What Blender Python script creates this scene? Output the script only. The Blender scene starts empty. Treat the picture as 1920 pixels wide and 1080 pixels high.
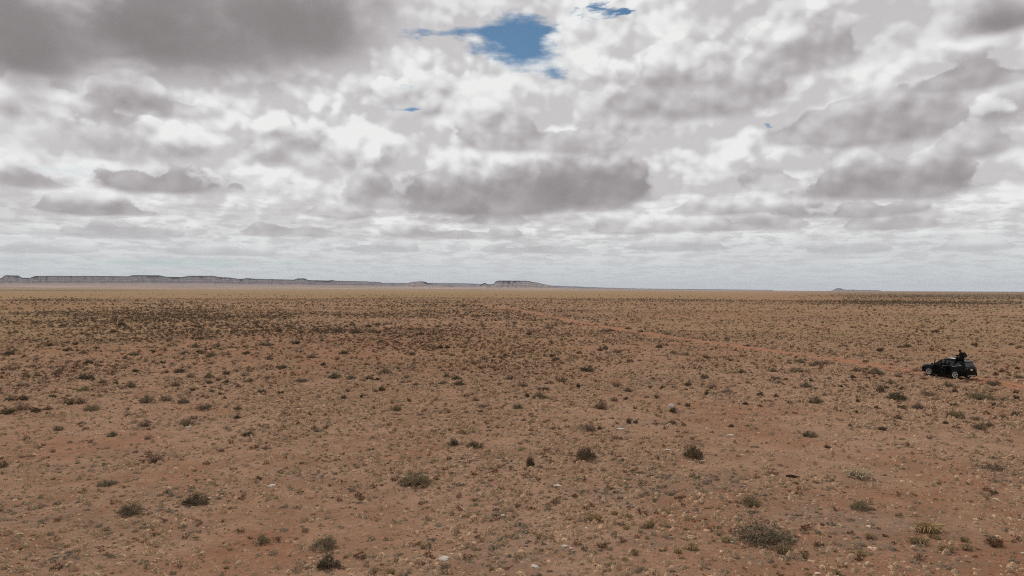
import bpy, bmesh, math, random
import numpy as np
from mathutils import Vector, Matrix, Euler, noise as mnoise

sc = bpy.context.scene
COL = sc.collection
R = math.radians

# ------------------------------------------------------------------ camera
CAM_H = 8.25
FPX = 1321.0                       # focal length in pixels of the 1920 px wide photograph
cam_d = bpy.data.cameras.new('camera')
cam_d.sensor_width = 36.0
cam_d.lens = 36.0 * FPX / 1920.0
cam_d.clip_start = 0.5
cam_d.clip_end = 120000.0
cam = bpy.data.objects.new('camera', cam_d)
COL.objects.link(cam)
cam.matrix_world = (Matrix.Translation((0, 0, CAM_H))
                    @ Matrix.Rotation(R(90.0) + 3.0 / FPX, 4, 'X')
                    @ Matrix.Rotation(0.0035, 4, 'Z'))
sc.camera = cam

# ------------------------------------------------------------------ sun, sky, exposure
SUN_EL, SUN_AZ = 56.0, -22.0       # degrees; azimuth measured from straight ahead, negative to the left
sd = Vector((math.sin(R(SUN_AZ)) * math.cos(R(SUN_EL)), math.cos(R(SUN_AZ)) * math.cos(R(SUN_EL)), math.sin(R(SUN_EL))))
sun_d = bpy.data.lights.new('sun', 'SUN')
sun_d.energy = 3.1
sun_d.angle = R(0.6)
sun_d.color = (1.0, 0.95, 0.88)
sun = bpy.data.objects.new('sun', sun_d)
COL.objects.link(sun)
sun.rotation_euler = sd.to_track_quat('Z', 'Y').to_euler()

sc.view_settings.view_transform = 'Standard'
sc.view_settings.look = 'None'
sc.view_settings.exposure = 0.0
sc.view_settings.gamma = 1.0
sc.view_settings.use_curve_mapping = False
sc.cycles.max_bounces = 4
sc.cycles.diffuse_bounces = 2
sc.cycles.glossy_bounces = 2
sc.cycles.transmission_bounces = 2
sc.cycles.transparent_max_bounces = 8
sc.cycles.volume_bounces = 0
sc.cycles.use_adaptive_sampling = True
sc.cycles.adaptive_threshold = 0.006
sc.cycles.filter_width = 1.05
sc.cycles.use_denoising = False


class NT:
    """small helper for writing node trees"""
    def __init__(self, tree):
        self.t = tree

    def n(self, kind, **props):
        nd = self.t.nodes.new(kind)
        for k, v in props.items():
            setattr(nd, k, v)
        return nd

    def put(self, sock, v):
        if v is None:
            return
        if isinstance(v, bpy.types.NodeSocket):
            self.t.links.new(v, sock)
        else:
            sock.default_value = v

    def m(self, op, a, b=None, c=None, clamp=False):
        nd = self.n('ShaderNodeMath', operation=op, use_clamp=clamp)
        for s, v in zip(nd.inputs, (a, b, c)):
            self.put(s, v)
        return nd.outputs[0]

    def vm(self, op, a, b=None, scale=None):
        nd = self.n('ShaderNodeVectorMath', operation=op)
        self.put(nd.inputs[0], a)
        self.put(nd.inputs[1], b)
        if scale is not None:
            self.put(nd.inputs['Scale'], scale)
        return nd.outputs['Value'] if op in ('LENGTH', 'DOT_PRODUCT', 'DISTANCE') else nd.outputs[0]

    def noise(self, vec, scale, detail=3.0, rough=0.5, dims='3D', distort=0.0, lac=2.0):
        nd = self.n('ShaderNodeTexNoise', noise_dimensions=dims)
        self.put(nd.inputs['Vector'], vec)
        self.put(nd.inputs['Scale'], scale)
        self.put(nd.inputs['Detail'], detail)
        self.put(nd.inputs['Roughness'], rough)
        self.put(nd.inputs['Lacunarity'], lac)
        self.put(nd.inputs['Distortion'], distort)
        return nd.outputs['Fac']

    def ss(self, v, lo, hi, a=0.0, b=1.0):
        nd = self.n('ShaderNodeMapRange', interpolation_type='SMOOTHSTEP')
        for s, x in zip(nd.inputs, (v, lo, hi, a, b)):
            self.put(s, x)
        return nd.outputs[0]

    def mix(self, f, a, b):
        nd = self.n('ShaderNodeMix', data_type='RGBA')
        self.put(nd.inputs[0], f)
        self.put(nd.inputs[6], a)
        self.put(nd.inputs[7], b)
        return nd.outputs[2]


world = bpy.data.worlds.new('World')
sc.world = world
world.use_nodes = True
world.cycles.sampling_method = 'NONE'
wt = world.node_tree
wt.nodes.clear()
W = NT(wt)
SKY_STRENGTH = 0.1

tc = W.n('ShaderNodeTexCoord')
dirv = W.vm('NORMALIZE', tc.outputs['Generated'])
sep = W.n('ShaderNodeSeparateXYZ')
W.put(sep.inputs[0], dirv)
dz = W.m('MAXIMUM', sep.outputs['Z'], 0.012)
q = W.vm('SCALE', dirv, scale=W.m('DIVIDE', 1.0, dz))       # where the ray meets a deck one unit up

sky = W.n('ShaderNodeTexSky', sky_type='NISHITA', sun_disc=False)
sky.sun_elevation = R(SUN_EL)
sky.sun_rotation = R(SUN_AZ)
sky.altitude = 1700.0
sky.air_density = 1.0
sky.dust_density = 1.2
sky.ozone_density = 2.0

# cloud deck: broken cumulus with flat grey bases and bright tops.  Where single clouds and gaps stand is
# given in deck coordinates (units of the base height): x, y, radius x, radius y, amount
CLOUDS = [
    (0.0, 2.82, 0.20, 0.26, -0.46), (0.17, 3.25, 0.11, 0.12, -0.24), (0.31, 2.57, 0.035, 0.08, -0.34), (-0.28, 2.74, 0.20, 0.08, -0.20),
    (-0.60, 3.9, 0.13, 0.08, -0.38), (-0.53, 3.5, 0.07, 0.09, -0.30), (-2.5, 6.3, 0.08, 0.14, -0.16), (1.53, 4.25, 0.05, 0.1, -0.25),
    (-1.5, 4.2, 1.0, 0.55, -0.06), (0.0, 3.6, 0.7, 0.3, -0.05), (1.6, 5.2, 0.8, 0.4, -0.05), (1.2, 3.0, 0.6, 0.4, 0.05), (2.3, 3.4, 0.8, 0.6, 0.08),
    (-14.0, 28.0, 7.0, 5.0, -0.25),
]
ctl = gap = 0.0
wob = W.n('ShaderNodeTexNoise', noise_dimensions='2D')          # ragged outlines
W.put(wob.inputs['Vector'], q)
wob.inputs['Scale'].default_value = 2.6
wob.inputs['Detail'].default_value = 6.0
wob.inputs['Roughness'].default_value = 0.62
qw = W.vm('ADD', q, W.vm('SCALE', W.vm('SUBTRACT', wob.outputs['Color'], (0.5, 0.5, 0.5)), scale=0.5))
sq = W.n('ShaderNodeSeparateXYZ')
W.put(sq.inputs[0], qw)
for (cx, cy, rx, ry, am) in CLOUDS:
    ex = W.m('MULTIPLY', W.m('SUBTRACT', sq.outputs[0], cx), 1.0 / rx)
    ey = W.m('MULTIPLY', W.m('SUBTRACT', sq.outputs[1], cy), 1.0 / ry)
    r2 = W.m('MULTIPLY_ADD', ex, ex, W.m('MULTIPLY', ey, ey))
    g = W.m('MULTIPLY', W.m('EXPONENT', W.m('MULTIPLY', r2, -1.0)), am)
    ctl = W.m('ADD', g, ctl)
    if am < -0.1:
        gap = W.m('ADD', g, gap)

S = 1.0 / SKY_STRENGTH

# angular coordinates for the cloud sides that face us
el = W.m('ARCSINE', sep.outputs['Z'])
az = W.m('ARCTAN2', sep.outputs['X'], sep.outputs['Y'])
ang = W.n('ShaderNodeCombineXYZ')
W.put(ang.inputs[0], az)
W.put(ang.inputs[1], W.m('MULTIPLY', el, 1.3))
wob2 = W.n('ShaderNodeTexNoise', noise_dimensions='2D')
W.put(wob2.inputs['Vector'], ang.outputs[0])
wob2.inputs['Scale'].default_value = 11.0
wob2.inputs['Detail'].default_value = 7.0
wob2.inputs['Roughness'].default_value = 0.56
angw = W.vm('ADD', ang.outputs[0], W.vm('SCALE', W.vm('SUBTRACT', wob2.outputs['Color'], (0.5, 0.5, 0.5)), scale=0.022))


def puff(v):
    nd = W.n('ShaderNodeTexVoronoi', feature='SMOOTH_F1', voronoi_dimensions='2D')
    W.put(nd.inputs['Vector'], v)
    nd.inputs['Scale'].default_value = 10.0
    nd.inputs['Detail'].default_value = 2.0
    nd.inputs['Roughness'].default_value = 0.50
    nd.inputs['Lacunarity'].default_value = 2.3
    nd.inputs['Smoothness'].default_value = 0.30
    return nd.outputs['Distance']


p0 = puff(angw)
emb = W.m('SUBTRACT', puff(W.vm('ADD', angw, (-0.007, 0.018, 0.0))), p0)
emb = W.m('MULTIPLY', emb, W.ss(sep.outputs['Z'], 0.02, 0.10))
nz = W.m('SUBTRACT', wob2.outputs['Fac'], 0.5)
edge = W.m('MULTIPLY_ADD', W.m('SUBTRACT', 0.36, p0), 0.75, W.m('MULTIPLY', nz, 1.45))

# a bright, soft, higher sheet behind, open only at the gaps
nb = W.noise(W.vm('ADD', W.vm('MULTIPLY', q, (0.8, 1.0, 1.0)), (5.1, 2.3, 0.0)), 0.8, 3.0, 0.45, '2D')
gapn = W.m('MULTIPLY_ADD', edge, W.m('MULTIPLY', W.ss(gap, -0.04, -0.20), 0.55), W.m('MULTIPLY_ADD', gap, 2.0, nb))
sheet = W.ss(gapn, -0.38, 0.30)
tone = W.m('SUBTRACT', 1.04, W.m('MULTIPLY', W.ss(W.m('SUBTRACT', nb, W.m('MULTIPLY_ADD', edge, 0.42, W.m('MULTIPLY', emb, 1.3))), 0.12, 0.95), W.ss(sep.outputs['Z'], 0.03, 0.14, 0.20, 0.44)))
deck = W.noise(W.vm('ADD', W.vm('MULTIPLY', qw, (0.75, 1.0, 1.0)), (1.7, 8.3, 0.0)), 0.7, 3.0, 0.45, '2D')
deckf = W.ss(W.m('ADD', W.m('MULTIPLY', ctl, 0.7), W.m('MULTIPLY_ADD', edge, 0.10, deck)), 0.50, 0.66)
tone = W.m('MULTIPLY_ADD', W.m('SUBTRACT', 0.50, tone), W.m('MULTIPLY', deckf, W.ss(sep.outputs['Z'], 0.06, 0.18, 0.08, 0.34)), tone)
cover = sheet
# distant rows of small flat based clouds
rowv = W.n('ShaderNodeCombineXYZ')
W.put(rowv.inputs[0], W.m('MULTIPLY', az, 30.0))
W.put(rowv.inputs[1], W.m('MULTIPLY', W.m('POWER', W.m('MAXIMUM', el, 0.0001), 0.6), 75.0))
rown = W.noise(rowv.outputs[0], 1.0, 5.0, 0.58, '2D')
rowf = W.m('MULTIPLY', W.ss(rown, 0.42, 0.62), W.ss(sep.outputs['Z'], 0.17, 0.08))
tone = W.m('MULTIPLY_ADD', W.m('SUBTRACT', 0.50, tone), W.m('MULTIPLY', rowf, 0.62), tone)

# single cumulus, far to near: bearing and elevation of the middle of the flat base, half width, height (all in
# units of 1/1321 radian), tone of the base, tone of the top, opacity
CUMULUS = [
    (-900, 70, 130, 26, .45, .8, .7), (-560, 66, 150, 24, .45, .85, .7), (-250, 74, 140, 26, .45, .8, .7), (40, 72, 130, 24, .42, .8, .7), (330, 78, 150, 26, .45, .8, .7), (620, 74, 140, 28, .45, .8, .7), (850, 80, 150, 28, .5, .8, .7),
    (-740, 100, 170, 38, .42, .85, .8), (-430, 104, 150, 36, .40, .85, .8), (-90, 100, 170, 36, .40, .85, .8), (190, 112, 150, 40, .42, .9, .8), (440, 118, 140, 38, .40, .85, .8), (700, 122, 150, 42, .40, .85, .8),
    (-800, 146, 210, 48, .34, .8, .9), (-330, 140, 110, 44, .45, 1.0, .85), (-640, 190, 180, 75, .30, .85, .95), (-900, 196, 110, 50, .4, .95, .8), (640, 144, 150, 48, .34, .85, .9), (390, 150, 130, 46, .42, .95, .8),
    (-30, 160, 310, 130, .26, 1.0, .95), (150, 182, 190, 130, .22, 1.02, .95), (-260, 168, 90, 100, .42, 1.0, .8), (720, 190, 250, 105, .28, .95, .95), (480, 200, 90, 70, .45, 1.0, .8),
    (-420, 250, 150, 95, .62, 1.04, .85), (-700, 262, 170, 90, .55, 1.02, .8), (130, 268, 130, 75, .42, 1.05, .9), (0, 278, 170, 95, .42, 1.04, .9), (-120, 345, 170, 130, .75, 1.05, .9), (240, 330, 170, 150, .60, 1.06, .9),
    (330, 350, 230, 140, .38, .95, .9), (700, 300, 320, 130, .34, .85, .9), (880, 270, 130, 90, .42, .8, .8), (850, 392, 190, 80, .34, .8, .85), (570, 430, 180, 110, .40, .88, .8), (930, 500, 150, 90, .15, .45, .9),
    (-720, 345, 120, 85, .36, .58, .9), (-920, 430, 260, 300, .14, .26, .97), (-640, 445, 430, 300, .14, .28, .97), (-400, 470, 280, 260, .16, .34, .95),
]
_r = random.Random(12)
MORE = [(_r.uniform(-1000, 1000), e_, _r.uniform(90, 190), e_ * _r.uniform(0.22, 0.38), _r.uniform(.46, .66), _r.uniform(.95, 1.05), .8) for e_ in (128, 165, 205, 225, 262, 285, 315, 335, 365, 300, 240, 185)]
CUMULUS = CUMULUS[:13] + MORE + CUMULUS[13:]
for (cx, ce, hw, hh, t0, t1, op) in CUMULUS:
    a0 = math.atan(cx / 1321.0)
    e0 = math.atan(ce / math.hypot(1321.0, cx))
    k1 = math.cos(a0) ** 2 / 1321.0
    k2 = math.cos(a0) / 1321.0
    X = W.m('MULTIPLY', W.m('SUBTRACT', az, a0), 1.0 / (hw * k1))
    Y = W.m('MULTIPLY', W.m('SUBTRACT', el, e0), 1.0 / (hh * k2))
    Yq = W.m('MAXIMUM', Y, W.m('MULTIPLY', Y, -3.0))
    rad = W.m('SQRT', W.m('MULTIPLY_ADD', X, X, W.m('MULTIPLY', Yq, Yq)))
    amp = max(0.35, min(1.25, (75.0 / hh) ** 0.6))
    soft = 0.15 if t1 > 0.6 else 0.75
    rough = W.ss(Y, -0.30, 0.30, 0.30 * amp, amp)
    f = W.m('ADD', W.m('SUBTRACT', 1.0, rad), W.m('MULTIPLY', edge, rough))
    al = W.ss(f, 0.0, W.ss(Y, -0.30, 0.15, soft + 0.55, soft), 0.0, op)
    gr = W.ss(W.m('MULTIPLY_ADD', edge, 0.42 * amp, Y), -0.02, 0.92 if t0 < 0.45 else 0.62, (t0 - 0.06 if t0 < 0.2 else t0 + 0.03) if t0 < 0.45 else t0, t1)
    tn = W.m('MULTIPLY_ADD', emb, W.m('MULTIPLY_ADD', gr, 1.15, -0.12), W.m('MULTIPLY_ADD', nz, 0.16, gr))
    tone = W.m('MULTIPLY_ADD', W.m('SUBTRACT', tn, tone), al, tone)
    cover = W.m('SUBTRACT', 1.0, W.m('MULTIPLY', W.m('SUBTRACT', 1.0, cover), W.m('SUBTRACT', 1.0, W.m('MULTIPLY', al, sheet))))

ramp = W.n('ShaderNodeValToRGB')
W.put(ramp.inputs[0], tone)
cr = ramp.color_ramp
cr.elements[0].position = 0.0
cr.elements[0].color = (0.190, 0.174, 0.172, 1)
cr.elements[1].position = 1.0
cr.elements[1].color = (0.85, 0.86, 0.845, 1)
for pos, c3 in ((0.25, (0.315, 0.290, 0.293)), (0.50, (0.50, 0.477, 0.482)), (0.75, (0.70, 0.693, 0.695))):
    e = cr.elements.new(pos)
    e.color = (*c3, 1)
cloud_col = W.vm('SCALE', ramp.outputs[0], scale=S)
blue = W.vm('MULTIPLY', sky.outputs[0], (0.50, 0.66, 0.66))
mixed = W.mix(cover, blue, cloud_col)
# far down towards the horizon single clouds melt into pale air
far = W.ss(sep.outputs['Z'], 0.004, 0.10, 1.0, 0.0)
mixed = W.mix(W.m('MULTIPLY', far, 0.74), mixed, (0.53 * S, 0.56 * S, 0.57 * S, 1))
bg = W.n('ShaderNodeBackground')
W.put(bg.inputs['Color'], mixed)
bg.inputs['Strength'].default_value = SKY_STRENGTH
wo = W.n('ShaderNodeOutputWorld')
wt.links.new(bg.outputs[0], wo.inputs[0])

# ------------------------------------------------------------------ helpers
rng = np.random.default_rng(7)
random.seed(7)
CM = cam.matrix_world.copy()
CINV = CM.inverted()


def ray(px, py):
    """direction through a point of the 1920 x 1080 photograph"""
    return (CM.to_3x3() @ Vector(((px - 960.0) / FPX, (540.0 - py) / FPX, -1.0))).normalized()


def sm(a, b, x):
    t = np.clip((np.asarray(x, float) - a) / (b - a), 0, 1)
    return t * t * (3 - 2 * t)


# cheap tileable value noise on numpy arrays
_perm = np.random.default_rng(3).random((256, 256))


def vnoise(x, y):
    x = np.asarray(x, float); y = np.asarray(y, float)
    xi = np.floor(x).astype(int); yi = np.floor(y).astype(int)
    fx = x - xi; fy = y - yi
    fx = fx * fx * (3 - 2 * fx); fy = fy * fy * (3 - 2 * fy)
    a = _perm[xi % 256, yi % 256]; b = _perm[(xi + 1) % 256, yi % 256]
    c = _perm[xi % 256, (yi + 1) % 256]; d = _perm[(xi + 1) % 256, (yi + 1) % 256]
    return (a * (1 - fx) + b * fx) * (1 - fy) + (c * (1 - fx) + d * fx) * fy


def fbm(x, y, oct=4, g=0.5):
    s = 0.0; a = 1.0; n = 0.0
    for k in range(oct):
        s = s + a * vnoise(x * 2.03 ** k + 17.3 * k, y * 2.03 ** k + 5.7 * k); n += a; a *= g
    return s / n


def height(x, y):
    """ground height in metres"""
    x = np.asarray(x, float); y = np.asarray(y, float)
    r = np.hypot(x, y)
    near = (fbm(x / 26.0, y / 26.0, 3) - 0.5) * 0.50 + (fbm(x / 6.0 + 9, y / 6.0, 2) - 0.5) * 0.10
    mid = (fbm(x / 300.0, y / 300.0, 3) - 0.5) * 3.0 * sm(120, 900, r)
    az = np.arctan2(x, np.maximum(y, 1.0))
    # beyond the near plain the ground drops a little and climbs again to the foot of the mesas on the left
    rise = sm(3600, 9000, r) * sm(0.30, -0.10, az) * 34.0 + sm(9000, 24000, r) * sm(0.6, 0.0, az) * 15.0
    dip = -5.0 * np.exp(-((r - 3600) / 900.0) ** 2)
    return near * sm(1500, 500, r) + mid * sm(6000, 2500, r) * 0.7 + rise + dip


Z0 = float(height(0.0, 0.0))


def ground_at(px, py):
    """where the ray through a pixel meets the ground"""
    d = ray(px, py)
    t = CAM_H / max(-d.z, 1e-4)
    for _ in range(12):
        P = cam.location + d * t
        t += (P.z - float(height(P.x, P.y))) / max(-d.z, 1e-4) * 0.8
    P = cam.location + d * t
    return Vector((P.x, P.y, float(height(P.x, P.y))))


def project(x, y, z):
    """world arrays to photograph pixels"""
    M = np.array(CINV)
    X = M[0, 0] * x + M[0, 1] * y + M[0, 2] * z + M[0, 3]
    Y = M[1, 0] * x + M[1, 1] * y + M[1, 2] * z + M[1, 3]
    Zc = -(M[2, 0] * x + M[2, 1] * y + M[2, 2] * z + M[2, 3])
    Zc = np.where(Zc < 0.5, 0.5, Zc)
    return 960 + FPX * X / Zc, 540 - FPX * Y / Zc


cam.location.z = CAM_H


def mat(name, color, rough=0.8, metallic=0.0, vary=0.0, scale=4.0, spec=0.3, coat=0.0):
    m = bpy.data.materials.new(name)
    m.use_nodes = True
    T = NT(m.node_tree)
    b = m.node_tree.nodes['Principled BSDF']
    b.inputs['Roughness'].default_value = rough
    b.inputs['Metallic'].default_value = metallic
    b.inputs['Specular IOR Level'].default_value = spec
    if coat:
        b.inputs['Coat Weight'].default_value = coat
        b.inputs['Coat Roughness'].default_value = 0.06
    c = (*color, 1)
    if vary:
        tcn = T.n('ShaderNodeTexCoord')
        f = T.noise(tcn.outputs['Object'], scale, 4.0, 0.6)
        lo = tuple(v * (1 - vary) for v in color) + (1,)
        hi = tuple(min(1, v * (1 + vary)) for v in color) + (1,)
        T.put(b.inputs['Base Color'], T.mix(T.ss(f, 0.3, 0.7), lo, hi))
    else:
        b.inputs['Base Color'].default_value = c
    return m


def mesh_obj(name, verts, faces, material=None, parent=None, smooth=False, mats=None):
    me = bpy.data.meshes.new(name)
    me.from_pydata([tuple(v) for v in verts], [], faces)
    me.update()
    if smooth:
        me.polygons.foreach_set('use_smooth', [True] * len(me.polygons))
    if material:
        me.materials.append(material)
    o = bpy.data.objects.new(name, me)
    COL.objects.link(o)
    if parent:
        o.parent = parent
    return o


def tag(o, label=None, cat=None, group=None, kind=None):
    if label: o['label'] = label
    if cat: o['category'] = cat
    if group: o['group'] = group
    if kind: o['kind'] = kind
    return o


def empty(name, loc=(0, 0, 0), rz=0.0):
    o = bpy.data.objects.new(name, None)
    o.empty_display_size = 0.2
    COL.objects.link(o)
    o.location = loc
    o.rotation_euler = (0, 0, rz)
    return o


# ------------------------------------------------------------------ dirt track centre line
TRACK_PX = [(2080, 745), (1920, 727), (1850, 714), (1790, 707), (1735, 700), (1640, 686), (1540, 670), (1440, 657), (1330, 642),
            (1211, 625), (1130, 612), (1074, 603), (1002, 587), (965, 580), (925, 574), (880, 569)]
_tp = np.array([tuple(ground_at(*p_)) for p_ in TRACK_PX])


def catmull(P, n=14):
    out = []
    for i in range(len(P) - 1):
        p0 = P[max(i - 1, 0)]; p1 = P[i]; p2 = P[i + 1]; p3 = P[min(i + 2, len(P) - 1)]
        for k in range(n):
            t = k / n
            out.append(0.5 * ((2 * p1) + (-p0 + p2) * t + (2 * p0 - 5 * p1 + 4 * p2 - p3) * t * t + (-p0 + 3 * p1 - 3 * p2 + p3) * t ** 3))
    out.append(P[-1])
    return np.array(out)


track = catmull(_tp[:, :2], 16)


def track_dist(x, y):
    x = np.asarray(x, float).ravel(); y = np.asarray(y, float).ravel()
    best = np.full(x.shape, 1e9)
    for i in range(len(track) - 1):
        ax, ay = track[i]; bx, by = track[i + 1]
        dx, dy = bx - ax, by - ay
        t = np.clip(((x - ax) * dx + (y - ay) * dy) / (dx * dx + dy * dy + 1e-9), 0, 1)
        best = np.minimum(best, np.hypot(x - ax - t * dx, y - ay - t * dy))
    return best


# ------------------------------------------------------------------ where the plain is bare, grassy, grey or shrubby
def zones(x, y):
    """grass, red, grey, shrub cover (0..1) of the plain at world points"""
    x = np.asarray(x, float); y = np.asarray(y, float)
    u, v = project(x, y, 0.0 * x)
    big = fbm(x / 45.0, y / 45.0, 4)
    huge = fbm(x / 240.0 + 3, y / 240.0, 4)
    small = fbm(x / 7.0, y / 7.0, 4)
    wob = (big - 0.5) * 60 + (huge - 0.5) * 40

    def blob(cu, cv, ru, rv):
        return np.exp(-(((u - cu + wob) / ru) ** 2 + ((v - cv + wob * rv / ru * 0.5) / rv) ** 2))

    gold = sm(566, 549, v + (huge - .5) * 16) * sm(1500, 900, u)  # dry grass, with the sunlit strip of plain partly put into its colour
    grass = 0.95 * gold + 0.75 * blob(60, 610, 240, 40) + 0.5 * blob(1750, 640, 260, 25) + 0.4 * sm(640, 560, v)
    grass += 0.5 * (sm(0.5, 0.7, big)) * sm(760, 600, v)
    red = 0.9 * blob(40, 576, 130, 5) + 0.55 * blob(1420, 590, 230, 26) + 0.45 * blob(1560, 562, 180, 6) + 0.6 * blob(600, 650, 520, 40)
    red += 0.6 * sm(0.52, 0.66, small) * sm(560, 700, v) + 0.35 * blob(1850, 1050, 200, 60) + 0.35 * blob(560, 1000, 180, 40)
    red += 0.25 * blob(960, 585, 60, 3)
    gray = 0.0
    for (cu, cv, ru, rv) in ((1215, 715, 55, 8), (1205, 795, 38, 6), (900, 862, 70, 9), (1240, 886, 70, 10), (1340, 888, 40, 9), (1110, 915, 140, 14),
                             (1500, 965, 120, 16), (1220, 1010, 110, 16), (1590, 1015, 110, 14), (130, 885, 70, 10), (230, 850, 60, 9), (120, 1045, 80, 10),
                             (1400, 1040, 70, 10), (860, 960, 90, 12), (1780, 1052, 90, 10), (400, 790, 60, 6), (700, 905, 60, 8), (1900, 880, 60, 14),
                             (740, 690, 60, 4), (1330, 905, 90, 10), (1640, 980, 80, 10)):
        gray = gray + 0.9 * np.exp(-(((u - cu + wob * .4) / ru) ** 2 + ((v - cv + wob * .06) / rv) ** 2))
    gray = np.clip(gray, 0, 1) * sm(0.30, 0.55, small) + 0.5 * sm(0.56, 0.72, fbm(x / 3.1 + 50, y / 3.1, 4)) * sm(760, 860, v)
    shrub = 0.95 * blob(560, 625, 430, 42) * sm(0, 300, u + 160) + 0.8 * blob(300, 600, 260, 22) + 0.5 * blob(950, 592, 120, 10) + 0.9 * blob(1700, 566, 220, 9) + 0.8 * sm(1450, 1700, u) * sm(575, 560, v)
    shrub += 0.55 * blob(1250, 562, 150, 5) + 0.5 * blob(850, 573, 200, 7) + 0.55 * blob(80, 563, 110, 5) + 0.45 * blob(150, 690, 300, 22) + 0.35 * blob(700, 555, 300, 3)
    shrub += 0.20 * blob(1100, 690, 330, 40) + 0.08 * sm(553, 580, v)
    shrub *= sm(0.22, 0.62, 0.6 * big + 0.4 * fbm(x / 14., y / 14., 3))
    shrub *= 1 - 0.75 * blob(1480, 600, 260, 25)
    return np.clip(grass, 0, 1), np.clip(red, 0, 1), np.clip(gray, 0, 1), np.clip(shrub, 0, 1)


# ------------------------------------------------------------------ ground: one sheet to the horizon, finer near the camera
def build_ground():
    rad = [0.0]
    r = 6.0
    while r < 42000:
        rad.append(r)
        r *= 1.011 if r < 400 else (1.02 if r < 5000 else 1.05)
    rad = np.array(rad[1:])
    fine = np.linspace(R(-46), R(46), 420)
    coarse = np.linspace(R(46), R(360 - 46), 60)[1:-1]
    ang = np.concatenate([fine, coarse])
    nr, na = len(rad), len(ang)
    A, B = np.meshgrid(ang, rad)
    X = (B * np.sin(A)).ravel(); Y = (B * np.cos(A)).ravel()
    Z = height(X, Y)
    verts = np.column_stack([X, Y, Z])
    verts = np.vstack([verts, [[0, 0, Z0]]])
    idx = np.arange(nr * na).reshape(nr, na)
    nxt = np.roll(idx, -1, axis=1)
    quads = np.stack([idx[:-1], idx[1:], nxt[1:], nxt[:-1]], axis=-1).reshape(-1, 4)
    tris = np.stack([idx[0], nxt[0], np.full(na, nr * na)], axis=-1)
    me = bpy.data.meshes.new('ground')
    me.from_pydata(verts.tolist(), [], [f[::-1] for f in quads.tolist()] + [f[::-1] for f in tris.tolist()])
    me.update()
    me.polygons.foreach_set('use_smooth', [True] * len(me.polygons))
    g, rd, gr, sh = zones(X, Y)
    td = track_dist(X, Y)
    rd = np.maximum(rd, 0.8 * sm(2.6, 1.0, td) * sm(2.0, 30.0, Y))
    g = g * (1 - 0.9 * sm(2.8, 1.0, td))
    trk = sm(2.3, 0.9, td)
    rr = np.hypot(X, Y)
    u, v = project(X, Y, Z)
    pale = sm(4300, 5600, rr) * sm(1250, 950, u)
    dark = np.exp(-((rr - 3900) / 500.0) ** 2) * sm(420, 150, u) + 0.6 * sm(350, 1500, rr) * sm(1380, 1750, u)  # dark ridge and brush, with cloud shadow partly put into the soil colour
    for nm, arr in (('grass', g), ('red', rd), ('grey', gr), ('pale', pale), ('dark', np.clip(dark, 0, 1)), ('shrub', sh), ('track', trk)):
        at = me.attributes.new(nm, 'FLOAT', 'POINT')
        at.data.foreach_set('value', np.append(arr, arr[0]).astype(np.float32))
    o = bpy.data.objects.new('ground', me)
    COL.objects.link(o)
    tag(o, kind='structure')
    m = bpy.data.materials.new('desert_soil')
    m.use_nodes = True
    T = NT(m.node_tree)
    b = m.node_tree.nodes['Principled BSDF']
    tcn = T.n('ShaderNodeTexCoord')
    P = tcn.outputs['Object']

    def attr(nm):
        nd = T.n('ShaderNodeAttribute', attribute_name=nm)
        return nd.outputs['Fac']
    n_big = T.noise(P, 0.06, 4.0, 0.6)
    n_mid = T.noise(P, 0.55, 5.0, 0.62)
    n_fin = T.noise(P, 4.5, 6.0, 0.65)
    n_grit = T.noise(P, 26.0, 4.0, 0.7)
    base = T.mix(T.ss(n_mid, 0.32, 0.68), (0.180, 0.098, 0.062, 1), (0.268, 0.162, 0.107, 1))
    base = T.mix(T.m('MULTIPLY', T.ss(n_big, 0.35, 0.7), 0.5), base, (0.308, 0.193, 0.138, 1))
    redf = T.m('MULTIPLY', T.m('MULTIPLY', attr('red'), 1.0), T.ss(n_fin, 0.30, 0.62, 0.35, 1.0))
    base = T.mix(redf, base, (0.205, 0.090, 0.053, 1))
    gryf = T.m('MULTIPLY', attr('grey'), T.ss(n_fin, 0.38, 0.60))
    base = T.mix(T.m('MULTIPLY', gryf, 0.8), base, (0.150, 0.116, 0.094, 1))
    # dry stubble too fine to stand as geometry
    stub = T.m('MULTIPLY', T.ss(n_fin, 0.44, 0.62), T.ss(n_grit, 0.35, 0.6))
    base = T.mix(T.m('MULTIPLY', stub, 0.8), base, (0.165, 0.118, 0.076, 1))
    grf = T.m('MULTIPLY', attr('grass'), T.ss(T.noise(P, 0.9, 5.0, 0.65), 0.30, 0.62, 0.35, 1.0))
    base = T.mix(T.m('MULTIPLY', grf, 0.85), base, (0.215, 0.150, 0.078, 1))
    shf = T.m('MULTIPLY', attr('shrub'), T.ss(T.noise(P, 0.35, 4.0, 0.65), 0.46, 0.62))
    base = T.mix(T.m('MULTIPLY', shf, 0.45), base, (0.115, 0.085, 0.055, 1))
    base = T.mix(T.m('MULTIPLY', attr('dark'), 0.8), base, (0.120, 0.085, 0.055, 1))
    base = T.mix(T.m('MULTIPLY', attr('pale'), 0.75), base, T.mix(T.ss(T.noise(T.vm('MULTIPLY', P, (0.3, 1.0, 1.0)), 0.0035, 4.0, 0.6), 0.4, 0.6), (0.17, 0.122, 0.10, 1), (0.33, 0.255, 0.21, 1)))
    base = T.mix(T.m('MULTIPLY', attr('track'), T.ss(n_mid, 0.30, 0.62, 0.15, 0.62)), base, (0.262, 0.128, 0.080, 1))
    grit = T.ss(n_grit, 0.25, 0.75, 0.70, 1.25)
    T.put(b.inputs['Base Color'], T.vm('SCALE', base, scale=grit))
    b.inputs['Roughness'].default_value = 1.0
    b.inputs['Specular IOR Level'].default_value = 0.0
    bp = T.n('ShaderNodeBump')
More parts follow.
